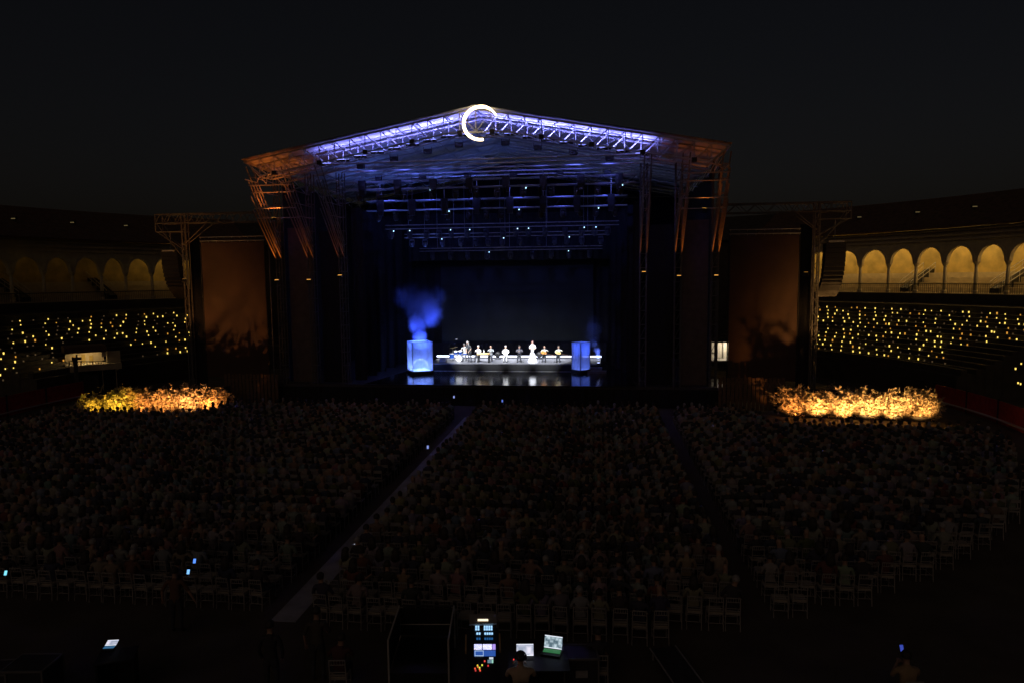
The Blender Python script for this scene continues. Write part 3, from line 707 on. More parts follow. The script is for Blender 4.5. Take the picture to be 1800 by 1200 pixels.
# ------------------------------------------------------------------ lit shrub hedges
M_leafA = mat('dry_leaf', (.42, .35, .25), .6, var=.45, scale=6)
M_leafB = mat('olive_leaf', (.38, .33, .14), .6, var=.45, scale=6)
M_bark = mat('bark', (.12, .08, .05), .9, var=.3, scale=8)
def shrub_meshes(seed, w, d, h):
    rng = random.Random(seed); st = MB(); lv = MB(); tips = []
    for k in range(15):
        b = Vector((rng.uniform(-w*.42, w*.42), rng.uniform(-d*.3, d*.3), 0)); p = b.copy(); dirv = Vector((rng.uniform(-.35, .35), rng.uniform(-.35, .35), 1)).normalized(); pts = [p.copy()]
        hh = h*rng.uniform(.72, 1.08); seg = 6
        for j in range(seg):
            dirv = (dirv+Vector((rng.uniform(-.25, .25), rng.uniform(-.25, .25), rng.uniform(-.12, .1)))).normalized(); p = p+dirv*hh/seg; pts.append(p.copy())
            for _ in range(3):
                sd = Vector((rng.uniform(-1, 1), rng.uniform(-1, 1), rng.uniform(-.15, .6))).normalized()*rng.uniform(.25, .6); tips.append((p.copy(), p+sd)); st.tube(p, p+sd, .009, 4, r2=.004)
        st.path(pts, [.026-.003*j for j in range(len(pts))], 5)
    for a, b in tips:
        ax = b-a
        for j in range(11):
            p = a+ax*rng.uniform(.15, 1.1)+Vector([rng.gauss(0, .06) for _ in range(3)])
            if p.z < .05: continue
            dl = (ax.normalized()+Vector((rng.gauss(0, .7), rng.gauss(0, .7), rng.gauss(-.15, .6)))).normalized(); nn = dl.cross(Vector((rng.gauss(0, 1), rng.gauss(0, 1), rng.gauss(0, 1)))).normalized(); up = nn.cross(dl)
            l = rng.uniform(.13, .30); ww = l*rng.uniform(.12, .22)
            lv.add([p, p+dl*l*.45+nn*ww+up*.015, p+dl*l-up*l*.25, p+dl*l*.45-nn*ww+up*.015], [(0, 1, 2), (0, 2, 3)])
    return st.mesh('stems', M_bark), lv
hedge_lamps = []
def hedge(s, ua, ub, va, vb, n):
    nm = side(s); a, b = gd(ua, va), gd(ub, vb); d = (b-a); Lh = d.length; d.normalize(); nrm = Vector((d.y, -d.x, 0))
    if nrm.y > 0: nrm = -nrm
    rz = math.atan2(d.y, d.x)
    for k in range(n):
        p = a+d*(Lh*(k+.5)/n)-nrm*.45
        st, lv = shrub_meshes(100*(s+2)+k, Lh/n*1.25, 1.3, 1.62+.22*math.sin(k*2.3+s))
        t = thing('shrub', p, '%s shrub from the stage in the glowing %s hedge' % (ORD[(n-1-k) if s < 0 else k], nm), 'shrub', 'uplit shrubs of the %s hedge' % nm, rz=rz)
        link('stems', st, t); lv.build('crown', M_leafB if (s < 0 and k < 2) else M_leafA, t)
    q = MB(); q.box((0, 0, .14), (Lh*1.02, 1.0, .28)); o = q.build('planter_trough', M_black, None, (a+b)/2-nrm*.45); o.rotation_euler.z = rz
    tag(o, 'long low black trough the %s shrubs grow in' % nm, 'planter', 'shrub planters')
    q = MB(); q.box((0, 0, .85), (Lh*1.06, .06, 1.7)); o = q.build('hedge_light_block', M_blackcloth, None, (a+b)/2-nrm*1.25); o.rotation_euler.z = rz  # unseen panel added to stop the hedge floods leaking onto the screens
    tag(o, 'added low black light block close behind the %s hedge' % nm, 'screen', 'added light blocks behind the hedges')
    nl = 6
    for k in range(nl):
        p = a+d*(Lh*(k+.5)/nl)+nrm*1.45; col = (1.0, .50, .10); e = 150
        if s < 0:
            col = ((1, .58, .07), (1, .60, .08), (1, .36, .08), (1, .38, .09), (1, .42, .12), (1, .36, .08))[k]; e = (420, 1000, 850, 1100, 1700, 1200)[k]
        else:
            col = ((1, .37, .08), (1, .44, .11), (1, .47, .13), (1, .49, .14), (1, .50, .14), (1, .47, .12))[k]; e = (800, 2000, 2300, 2400, 2200, 1200)[k]
        flood('hedge_flood', p+P3(0, 0, .22), (-nrm.x*.8, -nrm.y*.8, .52), e*.85, col, 86, '%s floodlight from the stage at the foot of the %s hedge' % (ORD[(nl-1-k) if s < 0 else k], nm), 'floodlights along the %s hedge' % nm, size=.26)
hedge(-1, 152, 392, 733, 724, 6); hedge(1, 1372, 1640, 731, 741, 7)

# ------------------------------------------------------------------ glowing acrylic boxes and stage smoke
M_acr = bpy.data.materials.new('frosted_acrylic'); n_, b_ = nodes_of(M_acr)
b_.inputs['Base Color'].default_value = (.55, .62, .85, 1); b_.inputs['Roughness'].default_value = .25
tr = n_.nodes.new('ShaderNodeBsdfTransparent'); tl = n_.nodes.new('ShaderNodeBsdfTranslucent'); tl.inputs[0].default_value = (.6, .68, .95, 1)
m1 = n_.nodes.new('ShaderNodeMixShader'); m1.inputs[0].default_value = .55; m2 = n_.nodes.new('ShaderNodeMixShader')
tc_ = n_.nodes.new('ShaderNodeTexCoord'); wv = n_.nodes.new('ShaderNodeTexWave'); wv.inputs['Scale'].default_value = .55; wv.inputs['Distortion'].default_value = 9; wv.inputs['Detail'].default_value = 4
rg = n_.nodes.new('ShaderNodeMapRange'); rg.inputs[3].default_value = .40; rg.inputs[4].default_value = .62
n_.links.new(tc_.outputs['Object'], wv.inputs[0]); n_.links.new(wv.outputs['Fac'], rg.inputs[0]); n_.links.new(rg.outputs[0], m2.inputs[0])
n_.links.new(b_.outputs[0], m1.inputs[1]); n_.links.new(tl.outputs[0], m1.inputs[2]); n_.links.new(m1.outputs[0], m2.inputs[1]); n_.links.new(tr.outputs[0], m2.inputs[2])
n_.links.new(m2.outputs[0], n_.nodes['Material Output'].inputs[0])
M_tubeL = emit('box_light_tube', (.55, .70, 1.0), 5.0)
def light_box(u, v, w_, d_, h_, rot, label, e):
    p = gd(u, v, DZ); t = thing('light_box', p, label, 'light box', 'acrylic light boxes', rz=R(rot))
    q = MB(); q.bb(-w_/2-.04, w_/2+.04, -d_/2-.04, d_/2+.04, .02, .3); q.build('plinth', M_black, t)
    for k, (x0, x1, y0, y1) in enumerate(((-w_/2, w_/2, -d_/2, -d_/2+.02), (-w_/2, w_/2, d_/2-.02, d_/2), (-w_/2, -w_/2+.02, -d_/2+.03, d_/2-.03), (w_/2-.02, w_/2, -d_/2+.03, d_/2-.03))):
        q = MB(); q.bb(x0, x1, y0, y1, .31, h_); q.build('pane', M_acr, t)
    for x in (-w_/2, w_/2):
        for y in (-d_/2, d_/2):
            q = MB(); q.bb(x-.025, x+.025, y-.025, y+.025, .3, h_); q.build('corner_post', M_steel, t)
    q = MB()
    for a, b in (((-1, -1), (1, -1)), ((1, -1), (1, 1)), ((1, 1), (-1, 1)), ((-1, 1), (-1, -1))): q.tube((a[0]*w_/2, a[1]*d_/2, h_+.02), (b[0]*w_/2, b[1]*d_/2, h_+.02), .03, 5)
    q.build('top_rim', M_steel, t)
    arcp = [(w_*.42*math.cos(R(a)), d_*.05, .34+.85*math.sin(R(a))) for a in range(8, 176, 8)]
    if e > 100: q = MB(); q.path(arcp, .022, 6); q.build('arched_tube', M_tubeL, t)
    q = MB(); q.bb(-w_*.4, w_*.4, -d_*.4, d_*.4, .305, .33); q.build('floor_lamp', emit('box_floor_lamp', (.30, .50, 1.0), 6.0) if e > 100 else emit('box_floor_lamp_dim', (.2, .3, 1.0), 1.2), t)
    spot('box_up_beam', t, (0, 0, .5), (.03, .03, 1), e*48, (.10, .20, 1.0), 62, .6, .2)
    pointl('box_glow', t, (0, 0, .5), e, (.24, .36, 1.0), .2)
    return t
boxA = light_box(739, 656, 1.7, 1.7, 2.65, 30, 'blue glowing acrylic light box at the left end of the riser', 115)
boxB = light_box(1021, 655, 1.05, 1.05, 2.5, -45, 'dimmer blue acrylic light box near the right end of the riser', 17)

def smoke(name, blobs, label, dens, col, noise, aniso=.2, emis=None):
    xs = [b[0].x for b in blobs]; pad = [b[1]*1.05 for b in blobs]
    mn = Vector([min(b[0][i]-b[1]*b[2][i] for b in blobs) for i in range(3)]); mx = Vector([max(b[0][i]+b[1]*b[2][i] for b in blobs) for i in range(3)])
    c = (mn+mx)/2; h = (mx-mn)/2; q = MB(); q.box((0, 0, 0), h*2)
    m = bpy.data.materials.new(name); m.use_nodes = True; n = m.node_tree; n.nodes.clear()
    out = n.nodes.new('ShaderNodeOutputMaterial'); pv = n.nodes.new('ShaderNodeVolumePrincipled'); pv.inputs['Color'].default_value = (*col, 1); pv.inputs['Anisotropy'].default_value = aniso
    tc = n.nodes.new('ShaderNodeTexCoord'); no = n.nodes.new('ShaderNodeTexNoise'); no.inputs['Scale'].default_value = noise; no.inputs['Detail'].default_value = 5
    n.links.new(tc.outputs['Object'], no.inputs['Vector'])
    # warp position with noise, then sum soft ellipsoids
    sub = n.nodes.new('ShaderNodeVectorMath'); sub.operation = 'SUBTRACT'; sub.inputs[1].default_value = (.5, .5, .5); n.links.new(no.outputs['Color'], sub.inputs[0])
    scl = n.nodes.new('ShaderNodeVectorMath'); scl.operation = 'SCALE'; scl.inputs['Scale'].default_value = 1.1; n.links.new(sub.outputs[0], scl.inputs[0])
    wp = n.nodes.new('ShaderNodeVectorMath'); wp.operation = 'ADD'; n.links.new(tc.outputs['Object'], wp.inputs[0]); n.links.new(scl.outputs[0], wp.inputs[1])
    tot = None
    for p, r, s3, k in blobs:
        a = n.nodes.new('ShaderNodeVectorMath'); a.operation = 'SUBTRACT'; n.links.new(wp.outputs[0], a.inputs[0]); a.inputs[1].default_value = p-c
        b = n.nodes.new('ShaderNodeVectorMath'); b.operation = 'DIVIDE'; n.links.new(a.outputs[0], b.inputs[0]); b.inputs[1].default_value = (r*s3[0], r*s3[1], r*s3[2])
        l = n.nodes.new('ShaderNodeVectorMath'); l.operation = 'LENGTH'; n.links.new(b.outputs[0], l.inputs[0])
        mr = n.nodes.new('ShaderNodeMapRange'); mr.interpolation_type = 'SMOOTHSTEP'; mr.inputs[1].default_value = .86; mr.inputs[2].default_value = .25; mr.inputs[3].default_value = 0; mr.inputs[4].default_value = k
        n.links.new(l.outputs['Value'], mr.inputs[0])
        if tot is None: tot = mr.outputs[0]
        else:
            ad = n.nodes.new('ShaderNodeMath'); ad.operation = 'MAXIMUM'; n.links.new(tot, ad.inputs[0]); n.links.new(mr.outputs[0], ad.inputs[1]); tot = ad.outputs[0]
    mu = n.nodes.new('ShaderNodeMath'); mu.operation = 'MULTIPLY'; mu.inputs[1].default_value = dens; n.links.new(tot, mu.inputs[0]); n.links.new(mu.outputs[0], pv.inputs['Density'])
    n.links.new(pv.outputs[0], out.inputs['Volume'])
    m.cycles.volume_step_rate = 1.0
    return tag(q.build(name, m, None, c), label, 'smoke', kind='stuff')
YS = boxA.location.y
def sp(u, v, y): return at(u, v, y)
smoke('smoke_plume', [(sp(738, 592, YS), 1.0, (.8, .8, .9), 1.3), (sp(733, 568, YS), 1.25, (.95, .8, 1.0), 1.0), (sp(757, 548, YS), 1.55, (.95, .8, 1.15), .8), (sp(745, 535, YS), 2.1, (1.1, .9, 1.0), .18), (sp(722, 520, YS), 1.7, (1.2, .8, .9), .10), (sp(770, 522, YS), 1.2, (.8, .8, 1.1), .16)],
      'billow of blue lit smoke rising from the left light box', 1.0, (.38, .45, 1.0), 1.3)  # blue of the light is also put into the smoke colour
YS2 = YS+1.2
smoke('smoke_wisp', [(sp(1050, 622, YS2), .62, (.7, .8, 1.3), 1.6), (sp(1044, 603, YS2), .6, (.8, .8, 1.2), .5), (sp(1043, 580, YS2), 1.2, (.8, .8, 1.3), .1)],
      'wisp of blue white smoke beside the right light box', 1.0, (.35, .45, 1.0), 2.0)  # this smoke colour carries the blue light as well
wl = gd(1052, 637, RZ)
flood('smoke_floor_light', (wl.x, YS2-.1, RZ+.12), (0, .05, 1), 900, (.35, .45, 1.0), 60, 'small blue floor light right of the riser end', None, glow=emit('smoke_lens', (.5, .6, 1), 6.0, False), size=.22)
smoke('haze_patch', [(at(885, 540, 11.5), 2.2, (1.3, .5, .8), 1.0)], 'faint drifting haze above the musicians', .02, (.8, .85, 1.0), .8)

# LED bar along the back of the riser
lbz = at(915, 626, RY1-.6)
lx0, lx1 = at(768, 626, RY1-.6).x, at(1057, 626, RY1-.6).x
lb = thing('led_bar', ((lx0+lx1)/2, RY1-.6, RZ), 'long white light bar along the back edge of the riser', 'light bar')
q = MB(); q.bb((lx0-lx1)/2, (lx1-lx0)/2, -.04, .04, lbz.z-RZ-.065, lbz.z-RZ+.065); q.build('tube', emit('white_led_bar', (.78, .82, 1.0), 3.2), lb)
for k in range(10):
    q = MB(); x = (lx0-lx1)/2+(lx1-lx0)*(k+.5)/10; q.bb(x-.03, x+.03, .05, .12, 0, lbz.z-RZ+.05); q.build('stand', M_black, lb)

# ------------------------------------------------------------------ people
BODY = [M_cloth, M_skin, M_trouser, M_shoe]
def V(*a): return Vector(a)
def skin_body(name, J, E, mats, sub=1):
    """J: {joint: (pos, radius)}, E: [(a, b, material)] - one continuous skin grown over the skeleton"""
    names = list(J); idx = {k: i for i, k in enumerate(names)}
    me = bpy.data.meshes.new('tmp'); me.from_pydata([J[k][0] for k in names], [(idx[a], idx[b]) for a, b, _ in E], [])
    o = bpy.data.objects.new('tmp', me); C.objects.link(o)
    o.modifiers.new('s', 'SKIN'); o.modifiers['s'].use_smooth_shade = True
    sv = me.skin_vertices[0].data
    for i, k in enumerate(names):
        r = J[k][1]; sv[i].radius = r if isinstance(r, tuple) else (r, r); sv[i].use_root = (k == 'pelvis')
    if sub: o.modifiers.new('d', 'SUBSURF').levels = sub
    dg = bpy.context.evaluated_depsgraph_get(); ev = o.evaluated_get(dg); out = bpy.data.meshes.new_from_object(ev); out.name = name
    out.materials.clear()
    for m in mats: out.materials.append(m)
    segs = [(J[a][0], J[b][0], mi) for a, b, mi in E]; mis = []
    for p in out.polygons:
        best = None
        for a, b, mi in segs:
            ab = b-a; t = max(0, min(1, (p.center-a).dot(ab)/max(1e-9, ab.length_squared))); dd = (p.center-a-ab*t).length_squared
            if best is None or dd < best[0]: best = (dd, mi)
        mis.append(best[1])
    out.polygons.foreach_set('material_index', mis); out.polygons.foreach_set('use_smooth', [True]*len(mis)); out.update()
    bpy.data.objects.remove(o); bpy.data.meshes.remove(me); return out
def skeleton(sit=True, lean=0.0, tilt=0.0, el=((.26, .04, .80), (.26, .04, .80)), wr=((.14, .30, .66), (.14, .30, .66)), head=0.0, fingers=False, sleeve=0, knees=None, broad=1.0, skirt=False):
    """faces +Y; elbows and wrists given as (out, forward, up) for left(-x), right(+x)"""
    z0 = .53 if sit else .93; up = z0; J = {}; E = []
    ln = lambda h: lean*h; tl = lambda h: tilt*h
    J['pelvis'] = (V(0, 0, z0), (.15*broad, .12)); J['waist'] = (V(tl(.2), ln(.2), z0+.2), (.135*broad, .10)); J['chest'] = (V(tl(.42), ln(.42), z0+.42), (.155*broad, .115))
    J['neck'] = (V(tl(.60), ln(.60)+.01, z0+.60), .055); J['jaw'] = (V(tl(.68)+head, ln(.68)+.035, z0+.685), (.075, .08)); J['brow'] = (V(tl(.77)+head, ln(.77)+.03, z0+.775), (.085, .095)); J['crown'] = (V(tl(.84)+head, ln(.84)+.01, z0+.84), (.055, .065))
    E += [('pelvis', 'waist', 0), ('waist', 'chest', 0), ('chest', 'neck', 0), ('neck', 'jaw', 1), ('jaw', 'brow', 1), ('brow', 'crown', 1)]
    for i, s in enumerate((-1, 1)):
        k = 'LR'[i]; e, w_ = el[i], wr[i]
        J['sh'+k] = (V(s*.185*broad+tl(.5), ln(.5), z0+.50), .065); J['el'+k] = (V(s*e[0], e[1], e[2]), .046); J['wr'+k] = (V(s*w_[0], w_[1], w_[2]), .032)
        E += [('chest', 'sh'+k, 0), ('sh'+k, 'el'+k, 0), ('el'+k, 'wr'+k, 1 if sleeve == 0 else 0)]
        d = (J['wr'+k][0]-J['el'+k][0]).normalized(); sdv = d.cross(V(0, 0, 1)); sdv = sdv.normalized() if sdv.length > .05 else V(1, 0, 0)
        J['pa'+k] = (J['wr'+k][0]+d*.075, (.036, .018)); E.append(('wr'+k, 'pa'+k, 1))
        if fingers:
            for f in range(4):
                off = sdv*(f-1.5)*.021; ln_ = (.045, .055, .05, .038)[f]
                J['f%d%s' % (f, k)] = (J['pa'+k][0]+off+d*.03, .0095); J['g%d%s' % (f, k)] = (J['pa'+k][0]+off*1.15+d*(.03+ln_)+V(0, 0, -.02), .008)
                E += [('pa'+k, 'f%d%s' % (f, k), 1), ('f%d%s' % (f, k), 'g%d%s' % (f, k), 1)]
            J['th'+k] = (J['wr'+k][0]+d*.045-sdv*s*.05, .0105); E.append(('pa'+k, 'th'+k, 1))
        if skirt: continue
        if sit:
            kn = knees[i] if knees else (.13, .43, .50)
            J['hip'+k] = (V(s*.10, .02, z0-.02), .10); J['kn'+k] = (V(s*kn[0], kn[1], kn[2]), .068); J['an'+k] = (V(s*kn[0], kn[1]-.04, .09), .042); J['to'+k] = (V(s*(kn[0]+.02), kn[1]+.12, .045), .036)
        else:
            kn = knees[i] if knees else (.11, .02, .5)
            J['hip'+k] = (V(s*.10, 0, z0-.06), .10); J['kn'+k] = (V(s*kn[0], kn[1], kn[2]), .066); J['an'+k] = (V(s*(kn[0]+.01), kn[1]-.04, .09), .042); J['to'+k] = (V(s*(kn[0]+.03), kn[1]+.12, .045), .036)
        E += [('pelvis', 'hip'+k, 2), ('hip'+k, 'kn'+k, 2), ('kn'+k, 'an'+k, 2), ('an'+k, 'to'+k, 3)]
    return J, E
def hair_mesh(J, style, mt):
    b = J['brow'][0]; m = MB(); n, k = 12, 7; vs = []; fs = []
    lim = .60 if style == 'short' else .66
    for j in range(k+1):
        a = math.pi*lim*j/k
        for i in range(n):
            t = 2*math.pi*i/n; fr = math.sin(t); cut = 1.0 if fr < .35 else .62
            aa = a*cut; r = .112+.006*math.sin(5*t+j)
            vs.append(b+V(r*.92*math.sin(aa)*math.cos(t), r*math.sin(aa)*math.sin(t)-.012, r*1.02*math.cos(aa)+.0))
    for j in range(k): fs += [(j*n+i, j*n+(i+1) % n, (j+1)*n+(i+1) % n, (j+1)*n+i) for i in range(n)]
    m.add(vs, fs)
    if style == 'long':
        for s in range(7):
            a = -math.pi*.5+(s-3)*.42; p = b+V(.085*math.cos(a), .085*math.sin(a)-.01, .0); m.path([p+V(0, 0, .04), p+V(0, -.015, -.1), p+V(math.cos(a)*.02, -.03, -.22), p+V(math.cos(a)*.02, -.03, -.32)], [.035, .042, .04, .012], 6)
    if style == 'bun': m.ball(b+V(0, -.12, .03), .055, 8, 6)
    return m.mesh('hair', mt, True)
def face_mesh(J):
    b = J['brow'][0]; j = J['jaw'][0]; m = MB(); y = b.y+.082
    m.ball((b.x, y+.012, b.z-.035), .016, 6, 4, 0, (.8, 1, 1.6))
    for s in (-1, 1):
        m.ball((b.x+s*.034, y-.002, b.z-.005), .011, 6, 4, 1); m.ball((b.x+s*.088, b.y-.005, b.z-.02), .022, 6, 4, 0, (.4, .8, 1.3))
    m.box((j.x, j.y+.075, j.z-.004), (.04, .012, .009), 2)
    return m.mesh('face', [M_skin, M_hair, mat('lips', (.4, .15, .13))], True)

# ------------------------------------------------------------------ musicians on the riser
def performer(u, y, pose, col, hair, hm, label, rz=0.0, z=RZ, trou=None, dx=0.0):
    J, E = skeleton(fingers=True, **pose); mats = list(BODY)
    if trou: mats[2] = trou
    me = skin_body('person', J, E, mats); p = at(u, 620, y)
    o = link('person', me, None, (p.x+dx, y, z), math.pi+R(rz)); o.color = (*col, 1); tag(o, label, 'person', 'musicians on the riser')
    if hair: link('hair', hair_mesh(J, hair, hm), o)
    link('face', face_mesh(J), o); return o, J
M_pale = mat('pale_trousers', (.55, .55, .56), .8, var=.1)
WH = (.78, .77, .75); GR = (.30, .34, .34); BK = (.03, .03, .035)
GUIT = dict(el=((.34, .06, .92), (.30, .02, .86)), wr=((.34, .30, .98), (.10, .26, .80)), sleeve=1, knees=((.14, .43, .5), (.12, .42, .56)))
def stool(o, label, h=.47, r=.17):
    t = thing('stool', (o.location.x, o.location.y, RZ), label, 'stool', 'stools under the musicians')
    q = MB(); q.lathe([(r, h-.05), (r+.01, h-.02), (r-.02, h)], n=12); q.build('seat', M_black, t)
    for k in range(4):
        a = math.pi/4+k*math.pi/2; q = MB(); q.tube((r*.7*math.cos(a), r*.7*math.sin(a), h-.05), (r*1.15*math.cos(a), r*1.15*math.sin(a), 0), .014, 5); q.build('leg', M_steel, t)
YP = 8.9
drummer, _ = performer(817, 10.6, dict(el=((.34, .05, .95), (.32, .10, .90)), wr=((.36, .28, 1.22), (.22, .34, .92)), sleeve=0, tilt=.06), WH, 'short', M_grey, 'grey-haired drummer in white shirt behind the blue drum kit')
bassist, _ = performer(826, 8.5, dict(sit=False, lean=.30, tilt=.10, el=((.26, .18, 1.20), (.24, .20, 1.15)), wr=((.20, .40, .98), (.06, .42, .95)), sleeve=0), (.05, .055, .06), 'long', M_grey, 'stooping grey-haired person in dark waistcoat, foremost beside the drums', rz=-25)
boxer, _ = performer(841, YP, dict(el=((.27, .12, .86), (.27, .12, .86)), wr=((.10, .34, .93), (.12, .36, .95)), sleeve=1), (.60, .62, .62), 'short', M_grey, 'seated person in pale jacket left of the small wooden table', rz=-15)
clap, _ = performer(863, YP+.2, dict(el=((.26, .06, .86), (.26, .06, .86)), wr=((.05, .26, 1.02), (.06, .27, 1.02)), sleeve=1), (.34, .36, .38), None, None, 'bald seated person in grey shirt clapping right of the wooden table', rz=-5)
singer, _ = performer(889, YP-.1, dict(el=((.28, .03, .84), (.28, .03, .84)), wr=((.10, .30, .72), (.12, .30, .72)), sleeve=1), (.85, .85, .82), 'short', M_grey, 'white-haired singer in white shirt and pale trousers at the middle', trou=M_pale)
dark, _ = performer(913, YP+.1, dict(el=((.28, .04, .86), (.28, .04, .86)), wr=((.05, .27, .94), (.06, .27, .94)), sleeve=1), (.10, .095, .12), 'short', M_hair, 'seated person all in black between the singer and the dancer')
g1, J1 = performer(957, YP, GUIT, (.42, .45, .44), None, None, 'bald guitarist in grey jacket with the orange guitar', rz=-6)
g2, J2 = performer(982, YP, GUIT, (.50, .50, .48), 'short', M_hair, 'guitarist in white sleeves with the pale yellow guitar, nearest the right box', rz=-6)
for o, l in ((drummer, 'drum stool under the drummer'), (boxer, 'stool left of the wooden table'), (clap, 'stool right of the wooden table'), (singer, 'stool under the white-shirted singer'), (dark, 'stool under the person in black'), (g1, 'stool under the bald guitarist'), (g2, 'stool under the guitarist nearest the right box')): stool(o, l)
# dancer in a long white dress
J, E = skeleton(sit=False, skirt=True, el=((.27, .05, 1.16), (.27, .05, 1.16)), wr=((.08, .24, 1.12), (.10, .25, 1.14)), sleeve=0, fingers=True)
J['hem0'] = (V(0, 0, .60), .17); J['hem1'] = (V(0, .01, .22), .25); J['hem2'] = (V(0, .01, .03), .30); E += [('pelvis', 'hem0', 0), ('hem0', 'hem1', 0), ('hem1', 'hem2', 0)]
p = at(936, 620, YP); dn = link('person', skin_body('person', J, E, BODY), None, (p.x, YP, RZ), math.pi+R(12)); dn.color = (.86, .86, .90, 1); tag(dn, 'standing person with long dark hair in a floor-length white dress', 'person', 'musicians on the riser')
link('hair', hair_mesh(J, 'long', mat('auburn_hair', (.07, .02, .025), .5)), dn); link('face', face_mesh(J), dn)
q = MB()
for k in range(22):
    a = 2*math.pi*k/22; q.path([(.17*math.cos(a), .14*math.sin(a), .72), (.22*math.cos(a), .2*math.sin(a), .45), (.29*math.cos(a), .27*math.sin(a), .2), (.36*math.cos(a), .34*math.sin(a), .012)], [.02, .03, .045, .05], 5)
q.build('skirt_fold', mat('white_dress', (.80, .80, .85), .8, var=.08), dn)
def guitar(o, col, label):
    t = thing('guitar', o.location+Vector((0, -.30, .82)), label, 'guitar', 'flamenco guitars'); t.rotation_euler = (R(8), R(-14), R(172))
    mt = mat('guitar_top_%d' % int(col[1]*100), col, .3, var=.15, scale=9, coat=.4); n = 28
    out = []
    for k in range(n):
        a = 2*math.pi*k/n; rr = .155+.045*math.cos(2*a)+.022*math.cos(a); out.append((rr*1.25*math.cos(a), rr*.98*math.sin(a)))
    vs = [(x, -.045, z) for x, z in out]+[(x, .045, z) for x, z in out]
    q = MB(); q.add(vs, [tuple(range(n)), tuple(range(n, 2*n))[::-1]]+[(k, n+k, n+(k+1) % n, (k+1) % n) for k in range(n)]); q.build('body', mt, t)
    q = MB(); q.lathe([(.045, -.052), (.045, -.047)], (0, 0, 0), 14, axis=Matrix.Rotation(R(0), 3, 'X')); 
    q = MB(); q.tube((-.06, .047, 0), (-.06, .05, 0), .045, 14); q.build('sound_hole', M_black, t)
    q = MB(); q.bb(-.72, -.2, .03, .055, -.026, .026); q.build('neck', mat('ebony', (.06, .03, .02), .4), t)
    q = MB(); q.bb(-.9, -.72, .02, .04, -.036, .036); q.build('headstock', mat('rosewood', (.16, .07, .035), .4), t)
guitar(g1, (.75, .28, .06), 'orange guitar held by the bald guitarist'); guitar(g2, (.85, .60, .22), 'pale yellow guitar held nearest the right box')
# wooden table between the two seated players
p0, p1 = at(839, 616, YP-.5), at(861, 616, YP-.5)
tb = thing('table', ((p0.x+p1.x)/2, YP-.5, RZ), 'small blond wood table between two seated musicians', 'table'); W = p1.x-p0.x
q = MB(); q.bb(-W/2, W/2, -.3, .3, .70, .80); q.build('table_top', M_wood, tb)
for sx in (-1, 1):
    for sy in (-1, 1): q = MB(); q.bb(sx*W*.42-.03, sx*W*.42+.03, sy*.24-.03, sy*.24+.03, 0, .70); q.build('leg', M_black, tb)
wb = thing('water_bottle', ((p0.x+p1.x)/2+.02, YP-.45, RZ+.8), 'clear water bottle on the wooden table', 'bottle'); q = MB(); q.lathe([(.035, 0), (.038, .16), (.03, .2), (.014, .24), (.014, .27)], n=10); q.build('body', mat('clear_plastic', (.6, .65, .68), .15), wb); q = MB(); q.lathe([(.016, .27), (.016, .3)], n=8); q.build('cap', M_white, wb)
# drum kit
p = at(806, 625, 9.3); dk = thing('drum_kit', (p.x, 9.3, RZ), 'blue drum kit with white bass drum head', 'drum kit')
M_drum = mat('blue_drum_lacquer', (.02, .08, .38), .25, var=.2, coat=.5); M_head = mat('drum_head', (.75, .75, .72), .5); M_brass = mat('cymbal_bronze', (.50, .38, .18), .3, .9)
def drum(x, y, z, r, h, ax, nm):
    q = MB(); q.lathe([(r, -h/2), (r, h/2)], (x, y, z), 18, axis=ax); d = q.build(nm, M_drum, dk)
    for s in (-1, 1): q = MB(); q.lathe([(r*1.02, s*h/2-.012), (r*1.03, s*(h/2+.014))] if s > 0 else [(r*1.03, -(h/2+.014)), (r*1.02, -h/2+.012)], (x, y, z), 18, axis=ax); q.build('drum_head', M_head, d)
axY = Matrix.Rotation(R(90), 3, 'X'); axZ = Matrix.Identity(3)
drum(.12, -.25, .29, .28, .42, axY, 'bass_drum')
drum(-.22, -.05, .74, .16, .24, Matrix.Rotation(R(18), 3, 'X'), 'tom'); drum(.18, -.05, .76, .17, .26, Matrix.Rotation(R(18), 3, 'X'), 'tom'); drum(-.62, .1, .42, .22, .40, axZ, 'floor_tom'); drum(.55, .15, .62, .18, .14, axZ, 'snare_drum')
for x, y, z, r in ((-.55, .05, 1.12, .24), (-.28, .2, 1.2, .2), (.6, .1, 1.1, .22)):
    q = MB(); q.lathe([(r, 0), (r*.4, .02), (.03, .04)], (x, y, z), 16); c_ = q.build('cymbal', M_brass, dk); q = MB(); q.tube((x, y, 0), (x, y, z), .014, 5)
    for a in range(3): q.tube((x, y, .25), (x+.22*math.cos(a*2.1), y+.22*math.sin(a*2.1), .01), .01, 4)
    q.build('cymbal_stand', M_steel, c_)
mb_ = at(797, 628, 9.7); ms = thing('overhead_microphone', (mb_.x-.3, 9.7, RZ), 'boom microphone stand arching over the drum kit', 'microphone'); q = MB(); q.tube((0, 0, 0), (0, 0, 1.35), .014, 5); q.build('stand', M_black, ms); q = MB(); q.tube((-.2, 0, 1.2), (.5, 0, 1.85), .01, 5); q.build('boom', M_black, ms); q = MB(); q.tube((.5, 0, 1.85), (.68, 0, 1.85), .03, 8); q.build('capsule', M_steel, ms)
